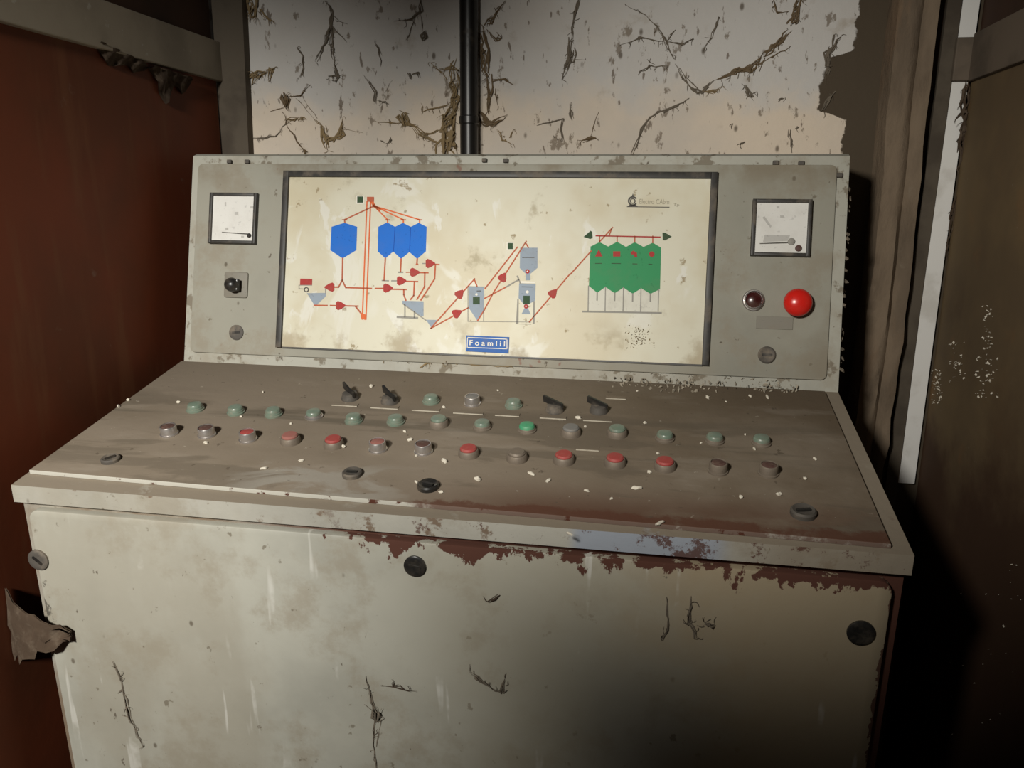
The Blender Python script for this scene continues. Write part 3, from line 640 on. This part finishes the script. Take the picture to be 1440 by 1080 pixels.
def button(px, py, shape, ring, cap, label, idx):
    key = (shape, ring.name, cap.name)
    P = {'tall': PROF_TALL, 'wide': PROF_WIDE, 'dome': PROF_DOME}[shape]
    if key not in PROTO: PROTO[key] = add_proto('push_button', P[0], ring, P[1], cap)
    mr, mc = PROTO[key]; zc = {'tall': .0117, 'wide': .0087, 'dome': .0069}[shape]
    q = DSK.px(px, py, LID+.007)
    r = bpy.data.objects.new('push_button', mr); COL.objects.link(r); r.parent = con
    Mx = Matrix.Translation(-Vector(ROOT)) @ frm(DSK, q[0], q[1], LID-.0005)
    Mx = Mx @ Matrix.Rotation(random.uniform(0, 6.28), 4, 'Z')
    r.matrix_local = Mx; r['label'] = label
    c_ = bpy.data.objects.new('button_cap', mc); COL.objects.link(c_); c_.parent = r; c_.location = (0, 0, zc)
    return q
NTH = ['first', 'second', 'third', 'fourth', 'fifth', 'sixth', 'seventh', 'eighth', 'ninth', 'tenth', 'eleventh', 'twelfth', 'thirteenth', 'fourteenth']
rs = [('tall', M_STEEL, M_CAPDK, 'metal ring button'), ('tall', M_STEEL, M_CAPDK, 'metal ring button'), ('tall', M_STEEL, M_CAPRED, 'dark red button in metal ring'), ('wide', M_STEELD, M_CAPPINK, 'dusty red button'),
      ('wide', M_STEELD, M_CAPRED, 'red button'), ('tall', M_STEEL, M_CAPPINK, 'dusty red button in metal ring'), ('tall', M_STEEL, M_CAPDK, 'metal ring button'), ('wide', M_STEELD, M_CAPRED, 'red button'),
      ('wide', M_STEELD, M_STEELD, 'dust-brown button'), ('wide', M_STEELD, M_CAPRED, 'red button'), ('wide', M_STEELD, M_CAPRED, 'red button'), ('wide', M_STEELD, M_CAPRED, 'red button'), ('tall', M_STEELD, M_CAPDK, 'brown button'), ('tall', M_STEELD, M_CAPDK, 'dark red-brown button')]
gs_ = ['dome']*14
LAND = []
for i, (x, y) in enumerate(RED):
    s_, r_, c_, nm = rs[i]; q = button(x, y, s_, r_, c_, nm+', '+NTH[i]+' from left in the front row', i); LAND.append((q, 'the '+NTH[i]+' front-row button'))
for i, (x, y) in enumerate(GRN):
    cap = M_CAPBRT if i == 8 else M_CAPGRY if i == 9 else M_CAPGRN; ring = M_CAPGRN if i in (0, 1, 2, 4, 5) else M_STEELD if i > 5 else M_STEEL
    q = button(x, y, 'wide' if i in (6, 9, 10) else 'dome', ring, cap, ('bright green' if i == 8 else 'grey' if i == 9 else 'dusty green')+' button, '+NTH[i]+' from left in the middle row', i)
    LAND.append((q, 'the '+NTH[i]+' middle-row button'))
for i, (x, y) in enumerate(BACKB):
    q = button(x, y, 'tall' if i == 1 else 'dome', M_STEEL if i == 1 else M_CAPGRN, M_CAPGRY if i == 1 else M_CAPGRN, ('grey metal' if i == 1 else 'dusty green')+' button, '+NTH[i]+' from left in the back row', i)
    LAND.append((q, 'the '+NTH[i]+' back-row button'))
SW = [((492, 556), (488, 536), (501, 555), 'leftmost'), ((548, 561), (542, 539), (556, 560), 'second'), ((780, 573), (773, 549), (794, 571), 'third'), ((842, 574), (833, 551), (855, 574), 'rightmost')]
for (bx, by), tip, foot, nm in SW:
    q = DSK.px(bx, by, LID+.006)
    sw = MB().lathe([(.0150, 0), (.0150, .004), (.0135, .0065), (.0125, .0115), (.011, .0125), (.001, .0125)], 28, frm(DSK, *q, LID-.001)).build('rotary_switch', M_BLKDUST, con, smooth=35); sw['label'] = nm+' rotary switch with black lever blade'
    LAND.append((q, 'the '+nm+' rotary switch'))
    # blade: a thin lever fin over the ring, rising away to the left
    az = (.74, .67) if nm in ('leftmost', 'second') else (.96, .28)
    ux = Vector((-az[0], 0, 0)) - DSK.v*az[1]; ux.normalize(); nn = DSK.n; sd = ux.cross(nn).normalized()*.0018
    o = Vector(DSK(q[0], q[1], LID))
    prof = [(-.0155, .0075), (-.0145, .0150), (.0185, .0250), (.0200, .0235), (.0190, .0135), (-.004, .0085)]
    vs = [o+ux*u_+nn*z_+sd*k for k in (-1, 1) for u_, z_ in prof]; n_ = len(prof)
    MB().add(vs, [tuple(range(n_)), tuple(range(2*n_-1, n_-1, -1))]+[(i, i+n_, (i+1) % n_+n_, (i+1) % n_) for i in range(n_)]).build('switch_blade', M_BLK, sw)
for x0, y0, x1, y1 in ((466, 569, 502, 570.5), (521, 572.5, 559, 574.5), (579, 576, 617, 578), (637, 580, 679, 582), (696, 583, 730, 585), (759, 586.5, 796, 589), (820, 590, 860, 592.5), (852, 559, 880, 561), (810, 631, 842, 633.5)):
    a, c2 = DSK.px(x0, y0, LID+.002), DSK.px(x1, y1, LID+.002); t = (a[1]+c2[1])/2
    lp = MB().slab(DSK, rrect(a[0], t-.011, c2[0], t), LID-.001, LID+.0012, .0004).build('label_plate', M_DESK, con)
    MB().slab(DSK, rrect(a[0], t-.0006, c2[0], t+.0004), LID-.0005, LID+.0015, .0003).build('plate_edge', M_EDGE, lp)
for q, nm in ((DSK.px(602, 681, LID), 'the black slotted desk lock'), (DSK.px(1130, 718, LID), 'the right-hand desk lock'), (DSK.px(495, 664, LID), 'the brown desk lock'), (DSK.px(155, 644, LID), 'the left-hand desk lock')): LAND.append((q, nm))

# ------------------------------------------------------------------ loose crumbs lying on the desk
CR = [(251, 565, 7), (339, 585, 5), (370, 551, 6), (247, 607, 5), (289, 622, 7), (409, 595, 5), (371, 658, 7), (423, 647, 6), (481, 627, 9), (625, 648, 9), (522, 543, 9), (577, 618, 8), (569, 606, 6), (624, 572, 6), (585, 677, 6), (620, 691, 6),
      (672, 674, 11), (747, 666, 8), (771, 675, 7), (895, 686, 9), (813, 587, 8), (907, 594, 7), (896, 549, 4), (995, 559, 10), (1079, 558, 8), (1055, 556, 5), (928, 735, 8), (1095, 694, 7), (1132, 672, 6), (1061, 630, 5), (1042, 698, 6), (801, 750, 6),
      (825, 689, 5), (823, 599, 5), (925, 637, 6), (1021, 564, 4), (986, 622, 4), (1048, 610, 4), (913, 663, 6), (1146, 644, 5), (860, 700, 5), (345, 620, 4), (585, 640, 4), (700, 548, 4), (150, 570, 8), (180, 562, 8)]
used = set()
for x, y, sz in CR:
    q = DSK.px(x, y, LID+.002)
    if q[0] < .006: q = (.008, q[1])
    if q[1] < .008: q = (q[0], .010)
    r = sz*.00052; bm = bmesh.new(); bmesh.ops.create_icosphere(bm, subdivisions=2, radius=1)
    sx, sy, ang = random.uniform(.8, 1.7), random.uniform(.5, .9), random.uniform(0, 3.14)
    for v in bm.verts:
        v.co *= random.uniform(.72, 1.15); u_, w_ = v.co.x*sx*r, v.co.y*sy*r
        v.co = Vector((u_*math.cos(ang)-w_*math.sin(ang), u_*math.sin(ang)+w_*math.cos(ang), max(v.co.z, -.6)*r*.7+r*.42))
    Mx = frm(DSK, q[0], q[1], LID); org = Mx.translation.copy()
    for v in bm.verts: v.co = Mx @ v.co
    o = MB().take(bm).build('plaster_crumb', M_CRUMB, None, origin=org)
    lab = None
    for (lq, nm) in sorted(LAND, key=lambda l: (l[0][0]-q[0])**2+(l[0][1]-q[1])**2):
        dx, dy = q[0]-lq[0], q[1]-lq[1]
        where = ('right of ' if dx > 0 else 'left of ') if abs(dx) > abs(dy) else ('in front of ' if dy > 0 else 'behind ')
        lab = ('large' if sz >= 9 else 'small' if sz >= 6 else 'tiny')+' white plaster crumb '+where+nm+(' from the left' if 'row' in nm else '')
        if lab not in used: break
    used.add(lab); tag(o, lab, 'plaster crumb', 'plaster crumbs on the desk')

# flaked dirt gathered along the foot of the instrument plate
def heap(name, spots, n, fr, base, smin, smax, mat, label):
    b = MB()
    for _ in range(n):
        (x0, y0, x1, y1) = random.choice(spots); x, y = random.uniform(x0, x1), random.uniform(y0, y1)
        q = fr.px(x, y, base); p = fr(q[0], q[1], base); s_ = random.uniform(smin, smax)
        a, c2 = Vector([random.gauss(0, 1) for _ in range(3)]).normalized(), Vector([random.gauss(0, 1) for _ in range(3)]).normalized()
        nn = fr.n; vs = [p+a*s_+nn*s_*.3, p+c2*s_*.7+nn*s_*.3, p-a*s_*.8+nn*s_*.3, p+nn*s_*.9, p-nn*.0005]
        b.add(vs, [(0, 1, 3), (1, 2, 3), (2, 0, 3), (1, 0, 4), (2, 1, 4), (0, 2, 4)])
    return tag(b.build(name, mat), label, 'debris', None, 'stuff')
heap('dirt_flakes', [(860, 528, 1000, 545), (900, 535, 1010, 552), (960, 530, 1060, 548), (1060, 540, 1120, 552)], 190, DSK, LID+.0005, .0012, .0060, M_FLAKE, 'heap of pale dirt flakes on the desk below the right of the board')
heap('dirt_flakes', [(850, 506, 1010, 524), (900, 512, 980, 530), (430, 492, 520, 502), (1010, 528, 1110, 538)], 110, PAN, .0005, .0010, .0045, M_FLAKE, 'flaked paint and dirt clinging below the mimic board')
heap('insect_dirt', [(878, 455, 920, 490), (888, 460, 914, 484), (892, 462, 908, 480)], 130, PAN, BH+.0002, .0008, .0032, M_WEBT, 'brown dirt spatter at the lower right of the mimic board')
heap('flaking_whitewash', [(1372, 500, 1405, 560), (1382, 430, 1396, 500), (1335, 480, 1360, 540), (1310, 520, 1325, 570)], 170, RIG, .0006, .0010, .0040, M_CRUMB, 'patch of white flaking specks on the olive boarding at right')
heap('dirt_specks', [(1330, 830, 1440, 960), (1330, 880, 1440, 1060), (1400, 790, 1440, 860)], 26, RIG, .0006, .0010, .0030, M_CRUMB, 'scattered pale specks low on the right boarding')

# ------------------------------------------------------------------ cobwebs and straw-like dirt
def webmesh(b, fr, strands, off=.006):
    for pts, w0, *rest in strands:
        # resample with a little wander
        P = []
        for (x0, y0), (x1, y1) in zip(pts[:-1], pts[1:]):
            n_ = max(2, int(math.hypot(x1-x0, y1-y0)/7))
            for k in range(n_): P.append((x0+(x1-x0)*k/n_+random.gauss(0, .8), y0+(y1-y0)*k/n_+random.gauss(0, .8), ))
        P.append(pts[-1])
        ws = w0 if isinstance(w0, (list, tuple)) else [w0]*2
        V, R = [], []
        wmax = max(ws); nb = 1 if wmax < 2.5 else min(18, 2+int(wmax/1.8))
        for k in range(nb):
            V, R, jump = [], [], random.uniform(-1, 1)
            t0, t1 = (0, 1) if k < 2 else sorted((random.uniform(0, .55), random.uniform(.4, 1.05)))
            ns = len(P)-1
            for i, (x, y) in enumerate(P):
                if ns > 2 and not (t0-.5/ns <= i/ns <= t1+.5/ns): continue
                t = i/ns*(len(ws)-1); j = min(int(t), len(ws)-2); wd = ws[j]+(ws[j+1]-ws[j])*(t-j)
                jump = max(-1, min(1, jump+random.gauss(0, .5))); e = 0 if nb == 1 else wd*.48
                r = max(wd*(.6 if nb == 1 else .70/math.sqrt(nb)), .6)*.00068*random.uniform(.35, 1.5)
                q = fr.px(x+jump*e, y+random.gauss(0, .45)*e, off); V.append(fr(q[0], q[1], .0006+min(r*.5, .012)+random.uniform(0, .002+.0008*k))); R.append(r)
            if len(V) < 2: continue
            R[0] *= .5; R[-1] *= .4
            b.tube(V, R, 6, .5, flat=.45, n=fr.n)
            for i in range(len(V)):                              # fine fibres hanging off
                if random.random() < .30:
                    d = (fr.u*random.gauss(0, .8)+fr.v*random.gauss(-.5, .8)+fr.n*abs(random.gauss(0, .2))).normalized()*random.uniform(.003, .009+wmax*.0005)
                    c1 = fr.u*random.gauss(0, .0016)+fr.v*random.gauss(0, .0016)
                    b.tube([V[i], V[i]+d*.35+c1, V[i]+d*.7+c1*1.2-fr.v*.001, V[i]+d-fr.v*.002], [min(R[i]*.4, .0007), .0005, .0004, .0002], 4, .3, n=fr.n)
    return b
def web(label, mat, fr, strands, name='cobweb', group=None):
    o = webmesh(MB(), fr, strands).build(name, mat); p0 = o.data.vertices[0].co.copy()
    o.data.transform(Matrix.Translation(-p0)); o.location = p0
    return tag(o, label, 'cobweb', group)
B = lambda *p: [(320+x/3.6, y/3.6) for x, y in p]
C = lambda *p: [(680+x/2.571, y/2.571) for x, y in p]
web('brown cobweb clump at the top beside the left post', M_WEBT, BAK, [(B((110, -20), (120, 60), (110, 90)), [22, 16, 4]), (B((160, 40), (190, 90), (245, 120)), [8, 2])])
web('long branching dark cobweb hanging left of the pipe', M_WEBG, BAK, [(B((490, 5), (525, 60), (522, 130), (480, 235), (440, 305)), [2, 5, 6, 3, 5]), (B((525, 130), (522, 200), (530, 330)), [5, 5, 2]), (B((535, 325), (545, 380), (543, 420)), [3, 10, 1]), (B((530, 140), (600, 212)), 2), (B((530, 70), (560, 105), (605, 120)), 1.5), (B((515, 378), (570, 380)), [2, 3])])
web('short dark thread right of the left post', M_WEBG, BAK, [(B((345, 240), (378, 280), (375, 345), (360, 390)), [2, 4, 3])])
web('tan web stretched from the left post to a knot', M_WEBT, BAK, [(B((85, 385), (130, 380), (195, 362)), [20, 12, 3]), (B((200, 350), (218, 352), (208, 415)), [7, 8, 1])])
web('brown knot with trailing threads low at the left', M_WEB, BAK, [(B((285, 480), (290, 545)), [8, 15, 6]), (B((300, 490), (370, 485), (410, 425)), [2, 2, 3]), (B((280, 560), (300, 640), (385, 755), (400, 770)), [2, 1.2, 2, 6]), (B((340, 495), (420, 585), (500, 660)), 1.2), (B((370, 485), (450, 600)), 1.2), (B((210, 560), (280, 545)), 1.2)])
web('pinkish-brown wisp under the brown knot', M_WEBT, BAK, [(B((295, 600), (350, 595)), [4, 8, 2]), (B((360, 600), (385, 600)), [3, 6])])
web('forked straw-brown clump above the left of the console', M_WEBT, BAK, [(B((440, 600), (480, 640), (495, 700), (505, 765)), [4, 7, 10, 4]), (B((500, 720), (575, 675), (583, 590)), [10, 9, 1.5]), (B((580, 655), (680, 670)), 1)])
web('thin thread curving towards the left post', M_WEBG, BAK, [(B((300, 620), (240, 688), (90, 706)), [2, 3, 2])])
web('thin branching web at the top between post and pipe', M_WEBG, BAK, [(B((970, -5), (975, 60), (930, 100), (840, 105)), [9, 6, 3, 2]), (B((972, 60), (982, 160)), 2), (B((950, 90), (900, 200)), 1.5)])
web('small grey flake web left of the pipe top', M_WEBG, BAK, [(B((1000, 155), (985, 205)), [3, 8, 3])])
web('single vertical thread in the middle of the left wall', M_WEBG, BAK, [(B((745, 215), (762, 250), (770, 335)), [1.5, 4, 1])])
web('large tan clump hugging the left side of the pipe', M_WEBT, BAK, [(B((1160, 300), (1145, 370), (1165, 480), (1120, 600), (1095, 770)), [10, 16, 12, 18, 34]), (B((1090, 655), (1000, 680), (930, 640), (890, 615)), [4, 4, 5, 12]), (B((885, 575), (895, 635)), [10, 17, 6]), (B((880, 620), (740, 612)), [4, 1]), (B((1060, 720), (980, 690), (930, 640)), [10, 5, 3]), (B((1115, 530), (985, 562), (975, 520)), [3, 3, 1]), (B((1028, 315), (1060, 345), (1110, 400)), [1, 3, 5]), (B((1070, 345), (1160, 350)), [3, 9])])
web('ragged brown clump hanging down the right side of the pipe', M_WEB, BAK, [(B((1400, 0), (1340, 80), (1305, 130)), [3, 6, 10]), (B((1265, 110), (1290, 220), (1310, 380)), [10, 16, 9]), (B((1320, 380), (1330, 470), (1322, 580)), [9, 8, 2]), (B((1330, 405), (1400, 405), (1440, 425)), [6, 5, 3]), (B((1255, 525), (1290, 615), (1330, 630), (1415, 580)), [3, 12, 10, 3]), (B((1305, 150), (1350, 200), (1380, 195), (1360, 160)), [2, 5, 4, 1]), (B((1360, 450), (1365, 530)), [4, 1])])
web('three tiny dark knots below the middle of the left wall', M_WEBG, BAK, [(B((700, 395), (750, 470), (742, 520)), [1, 4, 5]), (B((760, 510), (790, 515)), [3, 5]), (B((830, 400), (790, 470)), 1)])
web('pair of small dark knots left of the pipe', M_WEBG, BAK, [(B((918, 370), (925, 400)), [6, 2]), (B((930, 375), (965, 365), (968, 390)), [2, 5, 3])])
web('small curled web just above the console left of the pipe', M_WEBG, BAK, [(B((770, 715), (778, 712)), 3), (B((800, 730), (828, 705), (820, 690)), [3, 4, 1])])
web('dark spindle-shaped cobweb hanging right of the pipe', M_WEBG, BAK, [(C((340, -5), (332, 50), (318, 100), (320, 140)), [5, 6, 1.5, 4]), (C((320, 140), (322, 200), (298, 255), (283, 288)), [11, 12, 7, 1]), (C((320, 210), (370, 215)), 1)])
web('star-shaped grey web high on the right wall', M_WEBG, BAK, [(C((510, 15), (570, 40), (630, 95), (660, 155), (690, 215)), [1, 2, 2, 4, 2]), (C((500, 160), (570, 135), (650, 150)), [1, 3, 2]), (C((655, 150), (720, 158), (760, 140)), [3, 4, 1]), (C((660, 150), (695, 105)), 2), (C((690, 230), (745, 300), (778, 335), (835, 290)), [2, 6, 8, 2])])
web('thick diagonal brown cobweb rising to the upper right', M_WEB, BAK, [(C((840, 288), (900, 262), (970, 245), (1010, 205)), [3, 9, 12, 6]), (C((1010, 205), (1080, 140), (1110, 100)), [6, 8, 6]), (C((1110, 85), (1125, 60), (1145, -5)), [14, 10, 6]), (C((985, 232), (1060, 200), (1112, 165)), [3, 3, 1.5]), (C((1050, -5), (1058, 45), (1105, 40)), [4, 2])])
web('pale wisp under the thick diagonal cobweb', M_WEBT, BAK, [(C((790, 325), (830, 330), (865, 312)), [2, 7, 2])])
web('long thin thread arching down to the console top', M_WEBG, BAK, [(C((740, 358), (690, 382), (620, 412), (582, 440), (562, 490), (537, 556)), [2, 3, 4, 4, 3, 4])])
web('dark hooked clump below the diagonal cobweb', M_WEBG, BAK, [(C((945, 308), (965, 348), (975, 350)), [6, 9, 4]), (C((965, 345), (990, 330)), 2)])
web('small twiggy web low on the wall right of the pipe', M_WEBG, BAK, [(C((195, 452), (240, 442), (290, 430)), [2, 3, 2]), (C((285, 430), (280, 470), (288, 512)), [5, 4, 3]), (C((315, 372), (318, 432)), [3, 6]), (C((250, 490), (270, 505)), 2)])
web('thin stalk with a brown foot low on the right wall', M_WEB, BAK, [(C((412, 405), (385, 495)), 1.2), (C((360, 505), (408, 498)), [5, 8, 3])])
web('tan curl just right of the foot of the pipe', M_WEBT, BAK, [(C((48, 465), (70, 500), (108, 520)), [2, 7, 5]), (C((95, 500), (105, 470)), [4, 1])])
web('thin bent thread high in the middle of the right wall', M_WEBG, BAK, [(C((850, 60), (822, 135), (795, 187)), [3, 3, 1]), (C((800, 130), (825, 138)), 2)])
web('fine threads spreading left of the star-shaped web', M_WEBG, BAK, [(C((556, 270), (600, 235), (668, 238)), [1.5, 3, 2]), (C((590, 215), (620, 232)), 2)])
web('short upright thread at the far right of the wall', M_WEBG, BAK, [(C((1108, 468), (1115, 552)), [4, 1.5]), (C((1130, 465), (1138, 455)), 4)])
web('tiny dark fleck left of the right meter above the console', M_WEBG, BAK, [(C((932, 520), (945, 515)), [5, 3])])
web('short dark dash on the lower right wall', M_WEBG, BAK, [(C((905, 447), (900, 467)), [3, 2])])
web('small slanting fleck right of the hooked clump', M_WEBG, BAK, [(C((1065, 370), (1088, 352)), [2, 5])])
web('brown crust along the peeling right edge of the whitewash', M_WEBG, BAK, [(C((1290, 130), (1245, 190), (1240, 270)), [3, 10, 8]), (C((1260, 330), (1225, 400)), [10, 6]), (C((1270, 125), (1262, 160)), 4)])
# on the front panel
E_ = lambda *p: [(x/2.16, 580+y/2.16) for x, y in p]
G_ = lambda *p: [(400+x/2.7, 680+y/2.7) for x, y in p]
H_ = lambda *p: [(860+x/2.483, 680+y/2.483) for x, y in p]
web('long grey thread down the left of the front panel', M_WEBG, FRO, [(E_((338, 765), (362, 805), (372, 860), (390, 930), (425, 1015)), [4, 3, 4, 3, 2]), (E_((370, 840), (352, 860)), 2)])
web('forked grey thread with a clump in the middle of the front panel', M_WEBG, FRO, [(G_((305, 738), (320, 810), (345, 880)), [2, 3, 6]), (G_((345, 870), (348, 910)), [10, 12, 4]), (G_((335, 900), (335, 1000), (345, 1090)), [4, 2, 2]), (G_((365, 900), (345, 1010)), 1.5)])
web('dark twig lying flat on the middle of the front panel', M_WEBR, FRO, [(G_((365, 773), (435, 782), (500, 797)), [1, 4, 1])])
web('grey hooked web right of the middle of the front panel', M_WEBG, FRO, [(G_((700, 720), (745, 755), (785, 785)), [1, 6, 4]), (G_((785, 788), (820, 795), (835, 750)), [4, 5, 1])])
web('thin upright thread on the right of the front panel', M_WEBG, FRO, [(H_((193, 405), (196, 520), (178, 550)), [1, 3, 2])])
web('knotted thread beside the thin upright thread on the front panel', M_WEBG, FRO, [(H_((276, 400), (270, 490), (290, 545)), [3, 4, 6]), (H_((255, 495), (280, 492)), 3)])
web('short grey knot near the right lock of the front panel', M_WEBG, FRO, [(H_((325, 495), (360, 497)), [3, 6, 2])])
web('tiny dark twig below the front rust edge', M_WEBR, FRO, [(G_((775, 450), (812, 428)), [3, 3])])
# on the mimic plate foot
web('brown straw strands across the foot of the instrument plate', M_WEBT, PAN, [([(530, 503), (570, 506), (640, 511), (720, 516)], [2, 3, 2, 3, 2]), ([(600, 496), (606, 506), (592, 516)], [4, 5, 5])])
web('grey curl on the right of the instrument plate', M_WEBG, PAN, [([(1010, 316), (1018, 320), (1032, 316)], [2, 3, 1])])

# hanging ragged webs below the left rail
def rag(fr, pts, h, mat, label, name='hanging_cobweb'):
    b = MB(); top = pts[0]; n_ = 14; vs, fs = [], []
    (x0, y0), (x1, y1), drops = pts[0], pts[1], pts[2]
    for i in range(n_+1):
        t = i/n_; x, y = x0+(x1-x0)*t, y0+(y1-y0)*t
        k = t*(len(drops)-1); j = min(int(k), len(drops)-2); d = drops[j]+(drops[j+1]-drops[j])*(k-j)
        for r in range(5):
            q = fr.px(x+random.gauss(0, 1), y+d*r/4*random.uniform(.85, 1.1), h); vs.append(fr(q[0], q[1], h+.004*math.sin(i*1.7+r)-.002*r+.008))
    for i in range(n_):
        for r in range(4): a = i*5+r; fs.append((a, a+5, a+6, a+1))
    m_ = len(vs); b.add(vs, fs); b.add([v-fr.n*.0012 for v in vs], [f[::-1] for f in fs])
    o = b.build(name, mat, smooth=True); p0 = o.data.vertices[0].co.copy(); o.data.transform(Matrix.Translation(-p0)); o.location = p0
    return tag(o, label, 'cobweb')
rag(LEF, ((135, 58), (205, 92), (6, 22, 24, 14, 18, 6)), .004, M_WEBR, 'ragged web hanging under the left rail, nearer the camera')
rag(LEF, ((212, 92), (268, 110), (5, 30, 52, 14, 28, 4)), .004, M_WEBR, 'drooping web with a tail under the left rail, nearer the corner')
STRIP = Frame((0, YB-.0142, 0), (0, 0, 1), (0, -1, 0))
web('ragged brown web clinging to the pale strip on the right', M_WEBD, STRIP, [([(1361, 112), (1356, 158), (1344, 168)], [6, 12, 3]), ([(1358, 150), (1354, 190), (1350, 245)], [10, 14, 4]), ([(1358, 240), (1340, 300), (1332, 360)], [5, 6, 3])])
# dusty web bridging the left boarding and the cabinet, low at the left
b = MB(); vs, fs = [], []; n_ = 10
y0 = FRO(0, .24, 0).y
for i in range(n_+1):
    t = i/n_; x = XL+.002+(.062-XL)*t
    for k in range(9):
        s_ = k/8; wd = .050*(1-t)**.9+.008
        vs.append(Vector((x, y0-.012+.02*(1-t)-.018*math.sin(t*3.1)+random.uniform(-.003, .003), .672+.012*t+(s_-.5)*2*wd+random.uniform(-.004, .004)+.004*math.sin(i*2.3))))
for i in range(n_):
    for k in range(8): a = i*9+k; fs.append((a, a+9, a+10, a+1))
b.add(vs, fs); b.add([v+Vector((0, .002, 0)) for v in vs], [f[::-1] for f in fs])
tag(b.build('hanging_cobweb', M_WEBD, smooth=True), 'thick dusty web bridging the left boarding and the cabinet', 'cobweb')
# dirt fringe clinging to the housing's right edge
b = MB()
for k in range(30):
    s_ = random.uniform(.0, .36); p = Vector((W+.0005, PAN(0, s_).y+random.uniform(.0, .02), PAN(0, s_).z)); l = random.uniform(.002, .009)
    b.tube([p, p+Vector((l*.7, random.uniform(-.003, .003), -l*.4)), p+Vector((l, random.uniform(-.004, .004), -l*random.uniform(.2, 1.2)))], [.003, .0025, .0006], 5, .4)
tag(b.build('dirt_fringe', M_WEBG), 'fringe of dirt rags clinging to the right edge of the instrument housing', 'debris', None, 'stuff')
